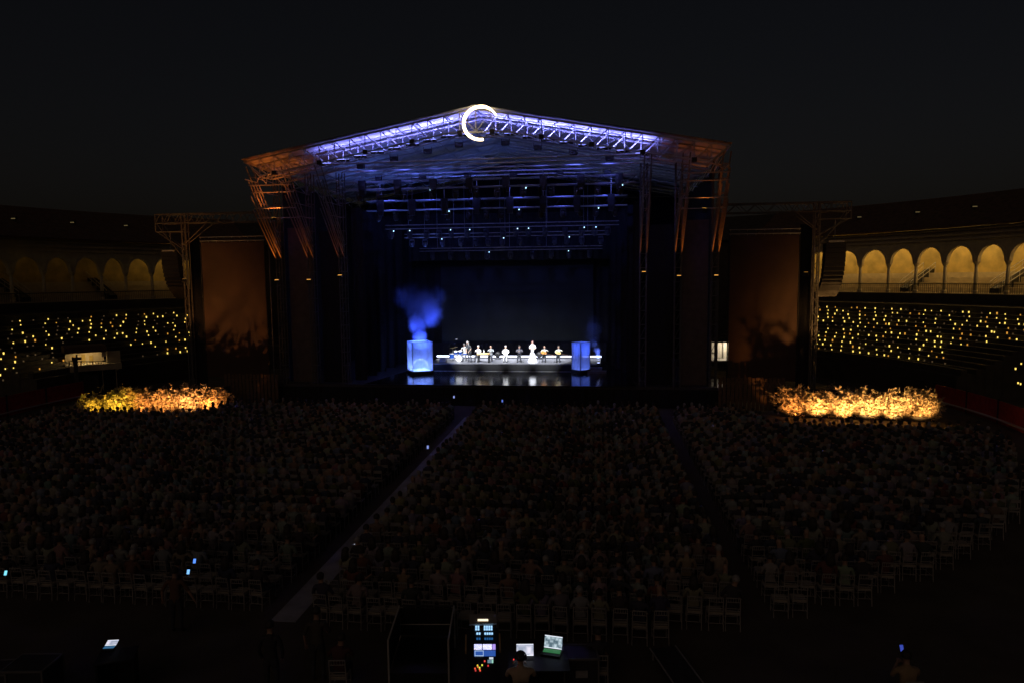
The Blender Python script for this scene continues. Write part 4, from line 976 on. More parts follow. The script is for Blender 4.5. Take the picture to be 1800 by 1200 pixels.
# floor wedge and round floor lamps behind the players
p = at(779, 630, 8.7); wg = thing('monitor_wedge', (p.x, 8.6, RZ), 'grey floor monitor wedge left of the drums', 'speaker'); q = MB(); q.add([(-.3, -.2, 0), (.3, -.2, 0), (.3, .25, 0), (-.3, .25, 0), (-.3, .1, .36), (.3, .1, .36), (.3, .25, .34), (-.3, .25, .34)], [(0, 3, 2, 1), (0, 1, 5, 4), (4, 5, 6, 7), (3, 7, 6, 2), (0, 4, 7, 3), (1, 2, 6, 5)]); q.build('cabinet', mat('wedge_grey', (.28, .28, .3), .6), wg); q = MB(); q.add([(-.26, -.185, .05), (.26, -.185, .05), (.26, .06, .32), (-.26, .06, .32)], [(0, 1, 2, 3)]); q.build('grille', M_steel, wg)
for k, u in enumerate((875, 948, 1015)):
    p = at(u, 626, 10.8); f = thing('floor_lamp', (p.x, 10.8, RZ), 'round black floor lamp behind the players, %s from the left' % ORD[k], 'stage light', 'round floor lamps on the riser')
    q = MB(); q.lathe([(.12, -.2), (.24, -.12), (.26, .12)], (0, 0, .42), 14, axis=Matrix.Rotation(R(-80), 3, 'X')); q.build('head', M_black, f)
    q = MB(); q.lathe([(.001, .12), (.24, .115)], (0, 0, .42), 14, axis=Matrix.Rotation(R(-80), 3, 'X')); q.build('lens', M_glass, f)
    q = MB(); q.tube((-.28, 0, .42), (-.28, 0, .02), .02, 5); q.tube((.28, 0, .42), (.28, 0, .02), .02, 5); q.tube((-.28, 0, .02), (.28, 0, .02), .02, 5); q.build('yoke', M_black, f)
for k, (o, dxx) in enumerate(((singer, .25), (dark, .22), (g1, -.35), (g2, -.3), (boxer, -.25))):
    t = thing('microphone_stand', (o.location.x+dxx, o.location.y-.55, RZ), 'slim microphone stand before the %s' % ('white-shirted singer', 'person in black', 'bald guitarist', 'rightmost guitarist', 'player left of the table')[k], 'microphone stand', 'microphone stands')
    q = MB(); q.tube((0, 0, .02), (0, 0, .95), .011, 5)
    for a in range(3): q.tube((0, 0, .12), (.25*math.cos(a*2.09), .25*math.sin(a*2.09), .01), .01, 4)
    q.build('stand', M_black, t); q = MB(); q.tube((0, 0, .95), (-dxx*.7, .2, 1.0), .009, 5); q.build('boom', M_black, t); q = MB(); q.tube((-dxx*.7, .2, 1.0), (-dxx*.9, .27, 1.0), .022, 6); q.build('capsule', M_steel, t)

# ------------------------------------------------------------------ audience: chairs and people
M_chair = mat('white_chair_lacquer', (.36, .345, .32), .4, var=.1, scale=8)
M_cush = mat('cream_cushion', (.45, .40, .32), .85, var=.1, scale=8)
def chair_parts():
    P = {}
    P['seat'] = [MB().bb(-.2, .2, -.19, .21, .42, .445)]
    P['cushion'] = [MB().bb(-.185, .185, -.17, .2, .446, .485)]
    P['rear_leg'] = [MB().path([(s*.19, -.24, 0), (s*.185, -.2, .44), (s*.175, -.25, .92)], .016, 6) for s in (-1, 1)]
    P['front_leg'] = [MB().tube((s*.185, .2, 0), (s*.185, .19, .43), .015, 6) for s in (-1, 1)]
    P['back_rail'] = [MB().tube((-.18, y, z), (.18, y, z), r, 5) for y, z, r in ((-.25, .915, .016), (-.238, .80, .011), (-.222, .62, .011), (-.214, .55, .011))]
    P['spindle'] = [MB().tube((-.13+.065*k, -.25, .90), (-.13+.065*k, -.239, .80), .009, 4) for k in range(5)]
    st = MB()
    for y in (.19, -.2): st.tube((-.185, y, .2), (.185, y, .2), .01, 4)
    for s in (-1, 1): st.tube((s*.187, -.21, .16), (s*.187, .2, .16), .01, 4); 
    P['stretcher'] = [st]
    return P
CP = chair_parts()
CPM = [(nm, mb.mesh(nm, M_cush if nm == 'cushion' else M_chair)) for nm, l in CP.items() for mb in l]
whole = MB()
for nm, l in CP.items():
    for mb in l: whole.add(mb.v, mb.f, 1 if nm == 'cushion' else 0)
chair_whole = whole.mesh('banquet_chair', [M_chair, M_cush])
lowc = MB()
for s in (-1, 1): lowc.path([(s*.19, -.24, 0), (s*.185, -.2, .44), (s*.175, -.25, .92)], .018, 3); lowc.tube((s*.185, .2, 0), (s*.185, .19, .43), .016, 3)
lowc.bb(-.2, .2, -.19, .21, .42, .48); lowc.bb(-.18, .18, -.26, -.235, .80, .93); lowc.bb(-.18, .18, -.225, -.21, .55, .62)
rng = random.Random(21)
BLK = {'left': (-27.0, -.75), 'middle': (.95, 12.55), 'right': (13.35, 29.5)}
seats = []
for bn, (xa, xb) in BLK.items():
    back = {'left': -31.2, 'middle': -31.9, 'right': -30.1}[bn]; n = int((xb-xa)/.50)
    rows = int((-4.2-back)/.92)
    for r_ in range(rows):
        y = back+.92*r_
        for i in range(n):
            if bn == 'right' and r_ < 1 and i > 9: continue
            if bn == 'left' and r_ < 2 and i < n-30: continue
            x = (xa+.25+.5*i) if bn != 'left' else (xb-.25-.5*(n-1-i)); x += rng.uniform(-.03, .03); yy = y+rng.uniform(-.05, .05)
            rr = math.hypot(x-RC.x, yy-RC.y)
            if rr > 30.0 or (yy > -9 and abs(x-XC) > 17.5): continue
            q = px((x, yy, 1.0))
            if not q or not (-40 < q[0] < 1840 and q[1] < 1210): continue
            empty = rng.random() < (.5 if r_ == 0 else .22 if r_ < 3 else .06)
            seats.append((q[2], bn, r_, i, x, yy, empty, q))
seats.sort(key=lambda s: s[0])
seen = [s for s in seats if 0 < s[7][0] < 1800]
POSES = [dict(), dict(tilt=.10, head=.02), dict(lean=.16, el=((.24, .12, .82), (.24, .12, .82)), wr=((.08, .36, .62), (.08, .36, .62))), dict(tilt=-.09, lean=-.05, el=((.32, .02, .78), (.24, .05, .82)), wr=((.2, .26, .6), (.1, .28, .66))), dict(broad=1.14), dict(broad=.9, head=-.02), dict(broad=1.05, tilt=.05, el=((.28, .06, .82), (.38, -.02, .86)), wr=((.12, .3, .64), (.45, .2, .9)))]
TPL = []
for i, ps in enumerate(POSES):
    J, E = skeleton(**ps); TPL.append((skin_body('person', J, E, BODY), hair_mesh(J, 'short', M_hair), hair_mesh(J, 'long', M_hair), hair_mesh(J, 'short', M_grey), hair_mesh(J, 'bun', M_hair)))
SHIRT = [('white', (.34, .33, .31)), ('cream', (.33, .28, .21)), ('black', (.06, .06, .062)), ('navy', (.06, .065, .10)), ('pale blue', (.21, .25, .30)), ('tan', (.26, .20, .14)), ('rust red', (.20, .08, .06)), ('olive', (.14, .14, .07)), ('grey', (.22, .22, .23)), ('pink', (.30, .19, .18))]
WTS = [16, 12, 18, 14, 9, 8, 6, 5, 9, 5]
np_, nc_ = 0, 0; crowd = MB(); ccol = []; cst = MB(); rowseats = {}
hcol = (.05, .042, .036); skc = (.42, .27, .2)
def lowman(x, y, a, s, col, hc):
    ca, sa = math.cos(a), math.sin(a)
    def T(px_, py, pz): return (x+(px_*ca-py*sa)*s, y+(px_*sa+py*ca)*s, pz*s)
    rings = [(.17, .13, 0, .46, col), (.17, .12, 0, .72, col), (.21, .125, -.01, .98, col), (.17, .09, -.01, 1.08, col), (.05, .05, 0, 1.13, skc), (.075, .085, .03, 1.2, skc), (.092, .108, .01, 1.31, hc), (.05, .06, 0, 1.395, hc)]
    n = 8; vs = []; fs = []; cl = []
    for rx, ry, oy, z, c in rings:
        for k in range(n):
            t = 2*math.pi*k/n; vs.append(T(rx*math.cos(t), oy+ry*math.sin(t), z))
    for j in range(len(rings)-1):
        for k in range(n):
            fs.append((j*n+k, j*n+(k+1) % n, (j+1)*n+(k+1) % n, (j+1)*n+k)); cl.append(rings[j+1][4] if j > 3 else rings[j][4])
    fs.append(tuple(range((len(rings)-1)*n, len(rings)*n))); cl.append(hc)
    crowd.add(vs, fs); ccol.extend(cl)
    for sg in (-1, 1):
        o = len(crowd.f); crowd.tube(T(sg*.1, .02, .5), T(sg*.13, .45, .5), .08*s, 5); crowd.tube(T(sg*.13, .45, .5), T(sg*.13, .42, .05), .055*s, 5); crowd.tube(T(sg*.2, -.02, 1.02), T(sg*.25, .08, .78), .05*s, 5); crowd.tube(T(sg*.25, .08, .78), T(sg*.14, .32, .66), .038*s, 5)
        f = len(crowd.f)-o; ccol.extend([(.03, .032, .045)]*(f//2)+[col]*(f//4)+[skc]*(f-f//2-f//4))
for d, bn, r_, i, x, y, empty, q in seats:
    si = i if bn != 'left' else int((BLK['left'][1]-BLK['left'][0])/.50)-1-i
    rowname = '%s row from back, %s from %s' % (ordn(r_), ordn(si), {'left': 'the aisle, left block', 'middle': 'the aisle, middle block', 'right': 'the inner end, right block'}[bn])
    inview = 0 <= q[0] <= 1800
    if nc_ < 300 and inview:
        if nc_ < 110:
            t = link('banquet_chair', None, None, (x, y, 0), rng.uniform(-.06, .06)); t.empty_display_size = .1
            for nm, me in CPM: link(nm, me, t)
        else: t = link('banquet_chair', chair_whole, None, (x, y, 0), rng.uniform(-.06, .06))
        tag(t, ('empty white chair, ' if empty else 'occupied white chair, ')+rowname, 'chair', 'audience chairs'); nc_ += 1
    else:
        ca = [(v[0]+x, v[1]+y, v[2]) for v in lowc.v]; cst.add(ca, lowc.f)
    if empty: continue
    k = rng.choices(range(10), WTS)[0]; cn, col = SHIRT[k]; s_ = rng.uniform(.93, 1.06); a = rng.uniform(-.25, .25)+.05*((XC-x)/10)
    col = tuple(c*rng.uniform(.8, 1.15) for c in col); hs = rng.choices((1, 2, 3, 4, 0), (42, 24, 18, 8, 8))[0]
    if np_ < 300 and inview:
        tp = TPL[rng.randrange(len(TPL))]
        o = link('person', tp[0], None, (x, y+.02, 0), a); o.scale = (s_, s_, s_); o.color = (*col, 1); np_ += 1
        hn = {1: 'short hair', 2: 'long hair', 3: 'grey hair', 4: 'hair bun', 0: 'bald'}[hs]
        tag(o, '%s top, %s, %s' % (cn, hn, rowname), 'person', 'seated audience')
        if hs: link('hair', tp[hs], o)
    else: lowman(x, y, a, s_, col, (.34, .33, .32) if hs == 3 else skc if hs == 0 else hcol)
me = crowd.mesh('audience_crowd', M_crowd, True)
ca_ = me.color_attributes.new('Col', 'FLOAT_COLOR', 'CORNER'); buf = []
for p, c in zip(me.polygons, ccol): buf.extend([c[0], c[1], c[2], 1.0]*p.loop_total)
ca_.data.foreach_set('color', buf)
tag(link('audience_crowd', me), 'mass of seated listeners filling the arena floor towards the stage', 'crowd', kind='stuff')
tag(cst.build('audience_chairs', M_chair), 'rows of white chairs under the far listeners', 'chairs', kind='stuff')

# ------------------------------------------------------------------ control position in the foreground
M_case = mat('flight_case', (.05, .05, .055), .5, var=.2); M_caseedge = mat('case_edging', (.22, .22, .22), .6, .3)
def z_at(u, v, p):
    d = ray(u, v); k = math.hypot(p.x-CAM.x, p.y-CAM.y)/math.hypot(d.x, d.y); return CAM.z+d.z*k
# railed platform
c4 = [gd(702, 1064, 1.1), gd(798, 1064, 1.1), gd(788, 1125, 1.1), gd(682, 1125, 1.1)]
pc = sum(c4, Vector())/4; pc.z = 0
pf = thing('railed_platform', pc, 'black platform with silver tube rails in the foreground', 'platform')
q = MB(); lo = [(p-pc) for p in c4]; q.add([(p.x*.97, p.y*.97, .30) for p in lo]+[(p.x*.97, p.y*.97, .02) for p in lo], [(0, 1, 2, 3), (0, 4, 5, 1), (1, 5, 6, 2), (2, 6, 7, 3), (3, 7, 4, 0)]); q.build('deck', M_black, pf)
for p in lo: q = MB(); q.tube((p.x, p.y, .0), (p.x, p.y, 1.1), .024, 8); q.build('post', M_white, pf)
for a, b, z, nm in ((3, 0, 1.1, 'side_rail'), (1, 2, 1.1, 'side_rail'), (0, 1, 1.1, 'back_rail'), (0, 1, .62, 'mid_rail')):
    q = MB(); q.tube((lo[a].x, lo[a].y, z), (lo[b].x, lo[b].y, z), .022, 8); q.build(nm, M_white if nm != 'back_rail' else M_black, pf)
q = MB(); q.add([(lo[i].x*.98, lo[i].y*.98, z) for z in (.34, 1.05) for i in (0, 1)], [(0, 1, 3, 2)]); q.build('back_cloth', M_blackcloth, pf)
for a, b in ((3, 0), (1, 2)):
    q = MB(); q.add([(lo[i].x*.985, lo[i].y*.985, z) for z in (.34, 1.05) for i in (a, b)], [(0, 1, 3, 2)]); q.build('side_cloth', M_blackcloth, pf)
# lighting console on a trestle: the desk slopes towards the operator
kb, kf = gd(849, 1098, 1.35), gd(850, 1190, .92); kc = gd(849, 1150, 1.1)
dk_t = thing('console_trestle', (kc.x, kc.y, 0), 'black trestle under the glowing lighting console', 'trestle')
w2 = .36
ax = (Vector((kb.x, kb.y, 0))-Vector((kf.x, kf.y, 0))); ln_ = ax.length; ax.normalize(); rt = Vector((ax.y, -ax.x, 0))
for su in (-1, 1):
    for sv in (-.45, .45):
        p = rt*su*w2*.8+ax*sv*ln_; q = MB(); q.tube((p.x, p.y, 0), (p.x, p.y, 1.0+sv*.4), .02, 6); q.build('leg', M_black, dk_t)
q = MB(); q.add([(rt*su*w2*.8+ax*sv*ln_+V(0, 0, 1.0+sv*.4+dz)) for dz in (0, -.03) for su, sv in ((-1, -.5), (1, -.5), (1, .5), (-1, .5))], [(0, 1, 2, 3), (7, 6, 5, 4), (0, 4, 5, 1), (1, 5, 6, 2), (2, 6, 7, 3), (3, 7, 4, 0)]); q.build('top', M_black, dk_t)
con = thing('lighting_console', (kc.x, kc.y, 1.1), 'lighting console with blue lit keys and a bright split screen', 'console')
sl_ = (kb.z-kf.z)/ln_; nrm = (V(0, 0, 1)-ax*sl_).normalized(); axs = (ax+V(0, 0, sl_)).normalized(); rotc = Matrix((rt, axs, nrm)).transposed()
def cp(u, v, lift=0.0):
    """pixel on the sloping desk face, in console coordinates"""
    d = ray(u, v); o = Vector((kc.x, kc.y, 1.1)); t = (o-CAM).dot(nrm)/d.dot(nrm); return (CAM+d*t)-o+nrm*lift
Lc = ln_*math.sqrt(1+sl_*sl_)
q = MB(); q.box(-nrm*.05, (w2*2, Lc+.1, .09), rot=rotc); q.build('body', M_black, con)
for s in (-1, 1): q = MB(); q.box(rt*s*(w2+.02)+axs*Lc*.22, (.035, Lc*.3, .12), rot=rotc); q.build('side_cheek', M_wood, con)
def decal(nm, pts, mt, lift=.006):
    q = MB(); q.add([cp(u, v, lift) for u, v in pts]+[cp(u, v, lift*.2) for u, v in pts], [(3, 2, 1, 0), (0, 1, 5, 4), (1, 2, 6, 5), (2, 3, 7, 6), (3, 0, 4, 7)]); return q.build(nm, mt, con)
def rect(u0, v0, u1, v1): return [(u0, v0), (u1, v0), (u1, v1), (u0, v1)]
q = MB(); hb = cp(849, 1091); q.box(hb+nrm*.05, (w2*1.75, .30, .05), rot=rotc); q.build('hood', mat('hood_grey', (.35, .33, .31), .5), con)
decal('label_strip', rect(840, 1092, 858, 1095), emit('label_glow', (1, .8, .55), 1.6), .085)  # label strip made to glow, in place of a desk lamp on the hood
M_kA = emit('key_blue', (.35, .65, 1.0), 1.3, False); M_kB = emit('key_blue_dim', (.02, .12, .35), .8, False)
for (vv, us, mt) in ((1101, (837, 841, 852, 856, 860, 864), M_kA), (1105.5, (837, 841, 852, 856, 860, 864), M_kA), (1113, (839, 843, 853, 857, 861, 865), M_kA), (1122, (839, 843, 853, 857, 861, 865), M_kB)):
    for uu in us: decal('key', rect(uu-1.5, vv-1.6, uu+1.5, vv+1.6), mt, .012)
sm = bpy.data.materials.new('console_screen'); n_, b_ = nodes_of(sm); tc_ = n_.nodes.new('ShaderNodeTexCoord'); br = n_.nodes.new('ShaderNodeTexBrick'); br.inputs['Scale'].default_value = 9; br.inputs['Color1'].default_value = (.9, .85, 1, 1); br.inputs['Color2'].default_value = (.55, .6, 1, 1); br.inputs['Mortar'].default_value = (.1, .05, .3, 1)
n_.links.new(tc_.outputs['Object'], br.inputs[0]); n_.links.new(br.outputs[0], b_.inputs['Emission Color']); b_.inputs['Emission Strength'].default_value = 1.5; b_.inputs['Base Color'].default_value = (.02, .02, .02, 1)
decal('screen_upper', rect(833.5, 1131.5, 847, 1141), sm); decal('screen_upper', rect(848.5, 1131.5, 864.5, 1141), sm); decal('screen_edge', rect(865.5, 1131.5, 871, 1141), emit('screen_violet', (.5, .35, 1), .9, False))
decal('screen_lower', rect(833.5, 1142.5, 871, 1152.5), emit('screen_deep_blue', (.03, .10, .42), .9, False))
for a in (rect(834.5, 1143, 850, 1144), rect(834.5, 1151.5, 850, 1152.5), rect(834.5, 1143, 835.5, 1152.5), rect(849, 1143, 850, 1152.5)): decal('screen_frame_line', a, emit('screen_line', (.5, .7, 1), .8, False), .01)
decal('small_display', rect(857, 1159, 865, 1164.5), emit('display_teal', (.25, .45, .55), .5, False)); decal('small_display', rect(860, 1154.5, 867, 1158), emit('display_white', (.8, .9, 1), .8, False)); decal('small_display', rect(864.5, 1159, 867, 1164.5), emit('display_green', (.5, 1, .8), .7, False))
for uu, vv, c in ((839.5, 1169, (1, .75, .05)), (847.5, 1168.5, (.9, .9, .1)), (835, 1174.5, (1, .12, .05)), (843, 1175, (1, .3, .05)), (852, 1161.5, (1, .08, .06)), (844, 1178, (1, .1, .05)), (858, 1169.5, (.7, .04, .04)), (836, 1178, (.6, .05, .05)), (840, 1171.5, (1, .2, .05)), (843, 1173, (.6, 1, .1))):
    decal('button', rect(uu-1.2, vv-1.2, uu+1.2, vv+1.2), emit('btn_%d_%d' % (int(c[0]*99), int(c[1]*99)), c, 1.0, False), .012)
# laptop screen pattern
def screen_mat(name, c1, c2, sc1, s=1.0):
    m = bpy.data.materials.new(name); n, b = nodes_of(m); tc = n.nodes.new('ShaderNodeTexCoord'); v = n.nodes.new('ShaderNodeTexVoronoi'); v.distance = 'CHEBYCHEV'; v.inputs['Scale'].default_value = sc1
    rp = n.nodes.new('ShaderNodeValToRGB'); rp.color_ramp.elements[0].color = (*c1, 1); rp.color_ramp.elements[1].color = (*c2, 1); rp.color_ramp.elements[0].position = .15; rp.color_ramp.elements[1].position = .6
    n.links.new(tc.outputs['Object'], v.inputs['Vector']); n.links.new(v.outputs['Distance'], rp.inputs[0]); n.links.new(rp.outputs[0], b.inputs['Emission Color']); b.inputs['Emission Strength'].default_value = s; b.inputs['Base Color'].default_value = (.02, .02, .02, 1); return m
M_scr1 = screen_mat('laptop_screen_grey', (.55, .68, .75), (.10, .16, .20), 12.0, 1.0); M_scr2 = screen_mat('laptop_screen_pale', (.85, .82, .95), (.35, .40, .52), 7.0, 1.0)
def laptop(u, v, w_, label, scr, z, rz, keys=None, tilt=68):
    p = gd(u, v, z); t = thing('laptop', p, label, 'laptop', 'laptops at the control desks', rz=R(rz)); h = w_*.66
    q = MB(); q.bb(-w_/2, w_/2, -h, 0, 0, .02); bs = q.build('keyboard_base', M_black, t)
    q = MB(); q.bb(-w_*.45, w_*.45, -h*.62, -h*.08, .021, .026); q.build('keys', keys or M_darkcloth, bs)
    rot = Matrix.Rotation(R(-90+tilt), 3, 'X')
    q = MB(); q.box(rot @ V(0, .004, h/2)+V(0, 0, .02), (w_, .015, h), rot=rot); ld = q.build('lid', M_black, t)
    q = MB(); q.box(rot @ V(0, -.008, h/2)+V(0, 0, .02), (w_*.94, .006, h*.9), rot=rot); q.build('screen', scr, ld)
    bar = emit('laptop_bar', (.85, .9, 1), 1.1, False)
    for zz in (.93, .07): q = MB(); q.box(rot @ V(0, -.013, h*zz)+V(0, 0, .02), (w_*.94, .004, h*.06), rot=rot); q.build('menu_bar', bar, ld)
    return t
YL = YAW
laptop(972, 1141, .43, 'laptop with grey screen and green lit keyboard on the right desk', M_scr1, .98, -9, emit('green_keys', (.03, .22, .06), .55, False))
laptop(923, 1154, .40, 'laptop with pale screen half hidden by the operator head', M_scr2, .95, YL)
def desk(u0, u1, v, z, d_, label, rz=YL):
    a, b = gd(u0, v, z), gd(u1, v, z); c = (a+b)/2; t = thing('control_desk', (c.x, c.y, 0), label, 'desk', 'control desks', rz=R(rz)); W = (b-a).length
    q = MB(); q.bb(-W/2, W/2, -d_/2, d_/2, z-.04, z-.005); q.build('top', M_black, t)
    for sx in (-1, 1):
        q = MB(); q.bb(sx*W*.46-.02, sx*W*.46+.02, -d_*.4, d_*.4, 0, z-.045); q.build('leg_panel', M_black, t)
    q = MB(); q.bb(-W*.44, W*.44, d_*.36, d_*.38, .1, z-.05); q.build('modesty_panel', M_blackcloth, t)
    return t
desk(893, 1000, 1160, .975, .8, 'black desk holding the two laptops'); 
# flight cases to the right of the desk
def case(u, v, w_, d_, h_, label, rz=YL, z=0.0):
    p = gd(u, v, z); t = thing('flight_case', p, label, 'flight case', 'flight cases', rz=R(rz))
    q = MB(); q.bb(-w_/2, w_/2, -d_/2, d_/2, .08, h_); q.build('body', M_case, t)
    for x in (-1, 1):
        for y in (-1, 1): q = MB(); q.bb(x*w_/2-.018, x*w_/2+.018, y*d_/2-.018, y*d_/2+.018, .08, h_); q.build('edge_profile', M_caseedge, t)
    for y in (-1, 1): q = MB(); q.bb(-w_/2, w_/2, y*d_/2-.015, y*d_/2+.02, h_-.03, h_+.012); q.build('edge_profile', M_caseedge, t)
    for x in (-1, 1):
        q = MB(); q.bb(x*w_/2-.02, x*w_/2+.015, -d_/2, d_/2, h_-.028, h_+.013); q.build('edge_profile', M_caseedge, t)
        q = MB(); q.tube((x*w_*.4, -d_*.4, .04), (x*w_*.4+.03, -d_*.4, .04), .04, 8); q.build('castor', M_rubber, t)
    q = MB(); q.bb(-w_*.18, w_*.18, -d_/2-.02, -d_/2, h_*.55, h_*.72); q.build('handle', M_steel, t); return t
case(1020, 1215, .75, .6, .95, 'black flight case right of the laptop desk')
case(62, 1235, .9, .7, .95, 'flight case with pale edging at the lower left corner')
case(5, 1240, .6, .6, .90, 'half cropped flight case at the very left edge', rz=12)
# folding ramp lying on the floor at right
rp0, rp1 = gd(1165, 1135, .25), gd(1215, 1205, .25); rp_ = thing('ramp', ((rp0+rp1)/2*Vector((1, 1, 0)) if False else Vector(((rp0.x+rp1.x)/2, (rp0.y+rp1.y)/2, 0))), 'dark folding ramp with pale edges on the floor right of the desks', 'ramp')
dd = Vector((rp1.x-rp0.x, rp1.y-rp0.y, 0)); Lr = dd.length; dd.normalize(); nn = Vector((-dd.y, dd.x, 0))
q = MB(); q.add([dd*sx*Lr/2+nn*sy*.32+V(0, 0, .22+dz) for dz in (0, -.05) for sx, sy in ((-1, -1), (1, -1), (1, 1), (-1, 1))], [(3, 2, 1, 0), (4, 5, 6, 7), (0, 1, 5, 4), (1, 2, 6, 5), (2, 3, 7, 6), (3, 0, 4, 7)]); q.build('deck', M_darkcloth, rp_)
for s in (-1, 1):
    q = MB(); q.tube(dd*-Lr/2+nn*s*.33+V(0, 0, .23), dd*Lr/2+nn*s*.33+V(0, 0, .23), .022, 6); q.build('edge_rail', M_steel, rp_)
    for e in (-.42, .42): q = MB(); q.tube(dd*Lr*e+nn*s*.3+V(0, 0, 0), dd*Lr*e+nn*s*.3+V(0, 0, .18), .02, 6); q.build('leg', M_steel, rp_)
# operator at the desk
def extra(u, v, z_ref, pose, col, hair, hm, label, rz=0.0, scale=1.0, trou=None, zoff=0.0):
    J, E = skeleton(fingers=True, **pose); mats = list(BODY); 
    if trou: mats[2] = trou
    p = gd(u, v, z_ref); o = link('person', skin_body('person', J, E, mats), None, (p.x, p.y, zoff), R(YAW+rz)); o.scale = (scale,)*3; o.color = (*col, 1); tag(o, label, 'person')
    if hair: link('hair', hair_mesh(J, hair, hm), o)
    return o, J, p
op, Jop, pop = extra(915, 1150, 1.42, dict(lean=.10, broad=1.35, el=((.30, .16, .84), (.30, .16, .84)), wr=((.18, .42, .92), (.14, .42, .92)), sleeve=1), (.55, .42, .29), 'bun', M_hair, 'operator in beige top with headphones, seated at the laptop', zoff=.02)
hp = thing('headphones', Vector((pop.x, pop.y, 1.30)), 'black headphones with a red light on the operator', 'headphones', rz=R(YAW)); hl = Jop['brow'][0]-V(0, 0, 1.28)
q = MB(); q.path([hl+V(.115*math.cos(R(a)), 0, .125*math.sin(R(a))) for a in range(0, 181, 15)], .014, 6); q.build('headband', M_black, hp)
for s in (-1, 1): q = MB(); q.lathe([(.045, -.02), (.05, .02)], hl+V(s*.115, 0, -.02), 10, axis=Matrix.Rotation(R(90), 3, 'Y')); q.build('ear_cup', M_black, hp)
q = MB(); q.box(hl+V(-.145, -.03, -.05), (.02, .02, .02)); q.build('status_light', emit('red_led', (1, .05, .04), 1.5, False), hp)
oc = thing('operator_chair', (pop.x, pop.y, 0), 'black office chair under the seated operator', 'chair', rz=R(YAW))
q = MB(); q.bb(-.23, .23, -.22, .22, .40, .45); q.build('seat', M_black, oc); q = MB(); q.tube((0, 0, .08), (0, 0, .4), .03, 8); q.build('column', M_steel, oc); q = MB(); q.bb(-.2, .2, -.29, -.25, .55, .95); q.build('backrest', M_black, oc)
for k in range(5):
    a = k*2*math.pi/5; q = MB(); q.tube((0, 0, .09), (.3*math.cos(a), .3*math.sin(a), .05), .022, 6); q.build('foot', M_black, oc)
extra(478, 1200, .35, dict(sit=False, el=((.27, .0, 1.12), (.27, .0, 1.12)), wr=((.22, .12, .88), (.22, .12, .88)), sleeve=1), (.05, .05, .055), 'short', M_hair, 'usher in dark jacket standing by the near end of the aisle')
extra(312, 1105, .1, dict(sit=False, el=((.36, .02, 1.16), (.34, .02, 1.16)), wr=((.40, .10, .90), (.44, .06, .92)), sleeve=0), (.18, .10, .06), 'short', M_hair, 'person in brown top standing behind the left block', trou=M_trouser)
for (u, v, ps, c, lb) in ((598, 1180, dict(tilt=.06, el=((.28, .1, .84), (.28, .1, .84)), wr=((.1, .34, .7), (.12, .34, .7))), (.12, .05, .05), 'person in dark red top seated behind the railed platform'),
                          (1052, 1172, dict(lean=.1, broad=1.05), (.05, .05, .06), 'person in black seated beside the flight case'),
                          (560, 1190, dict(sit=False, el=((.30, .02, 1.14), (.27, .12, 1.14)), wr=((.30, .10, .88), (.06, .30, 1.12))), (.10, .09, .08), 'technician in grey standing near the aisle end')):
    st_ = ps.get('sit', True); o_, J_, p_ = extra(u, v, .5 if st_ else .1, ps, c, 'short', M_hair, lb)
    if st_: ch = link('banquet_chair', chair_whole, None, (p_.x, p_.y, 0), R(YAW)); tag(ch, 'white chair under the '+lb, 'chair', 'audience chairs')
# left technician desk with small laptop
ld = laptop(194, 1136, .26, 'small laptop glowing at the left technician desk', M_scr2, .95, 12, emit('keys_blue', (.05, .2, .4), .6, False), 18)
desk(175, 235, 1150, .945, .6, 'narrow black desk under the small glowing laptop at left', 25)
# listener in the lower right corner with a phone
extra(1597, 1170, 1.12, dict(broad=1.25, lean=.1, el=((.28, .12, .84), (.28, .12, .84)), wr=((.06, .32, 1.0), (.08, .33, 1.0))), (.40, .28, .15), 'short', M_hair, 'lone seated person in tan top with a phone at lower right')
pq = gd(1597, 1170, 1.12); ch = link('banquet_chair', chair_whole, None, (pq.x, pq.y, 0), R(YAW)); tag(ch, 'white chair under the lone person at lower right', 'chair', 'audience chairs')
# phones glowing in the crowd
for k, (u, v, z, c, where) in enumerate(((883, 968, 1.05, (.18, .35, 1), 'middle block'), (342, 985, 1.05, (.10, .28, 1), 'left block, the farther of two'), (331, 1004, 1.05, (.2, .5, 1), 'left block, the nearer of two'), (10, 1006, 1.05, (.2, .7, .9), 'left edge of the picture'), (752, 785, 1.05, (.3, .4, .9), 'left block beside the aisle'), (798, 697, 1.25, (.4, .5, 1), 'front rows near the aisle end'), (883, 704, 1.25, (.15, .25, .8), 'front rows of the middle block'), (1585, 1138, 1.15, (.03, .05, .30), 'lower right corner'))):
    p = gd(u, v, z); t = thing('phone', p, 'glowing phone held up, %s' % where, 'phone', 'phones in the crowd', rz=R(YAW)); big = 1.0 if v > 900 else 1.3
    q = MB(); q.box((0, .008, 0), (.085*big, .012, .15*big), rot=Matrix.Rotation(R(-25), 3, 'X')); q.build('case', M_black, t)
    q = MB(); q.box((0, -.004, 0), (.075*big, .006, .13*big), rot=Matrix.Rotation(R(-25), 3, 'X')); q.build('screen', emit('phone_%d' % k, c, 1.3 if v > 900 else .7, False), t)
# tiny guide lights on the aisle
for k, (u, v) in enumerate(((623, 958), (562, 1028))):
    p = gd(u, v, .0); t = thing('aisle_marker', p, 'tiny white marker light on the aisle, %s' % ('farther' if k == 0 else 'nearer'), 'marker light', 'aisle marker lights'); q = MB(); q.lathe([(.05, .008), (.05, .03), (.035, .045)], n=8); q.build('body', M_black, t); q = MB(); q.lathe([(.03, .046), (.02, .06)], n=8); q.build('lens', emit('marker', (.8, .85, 1), .35, False), t)

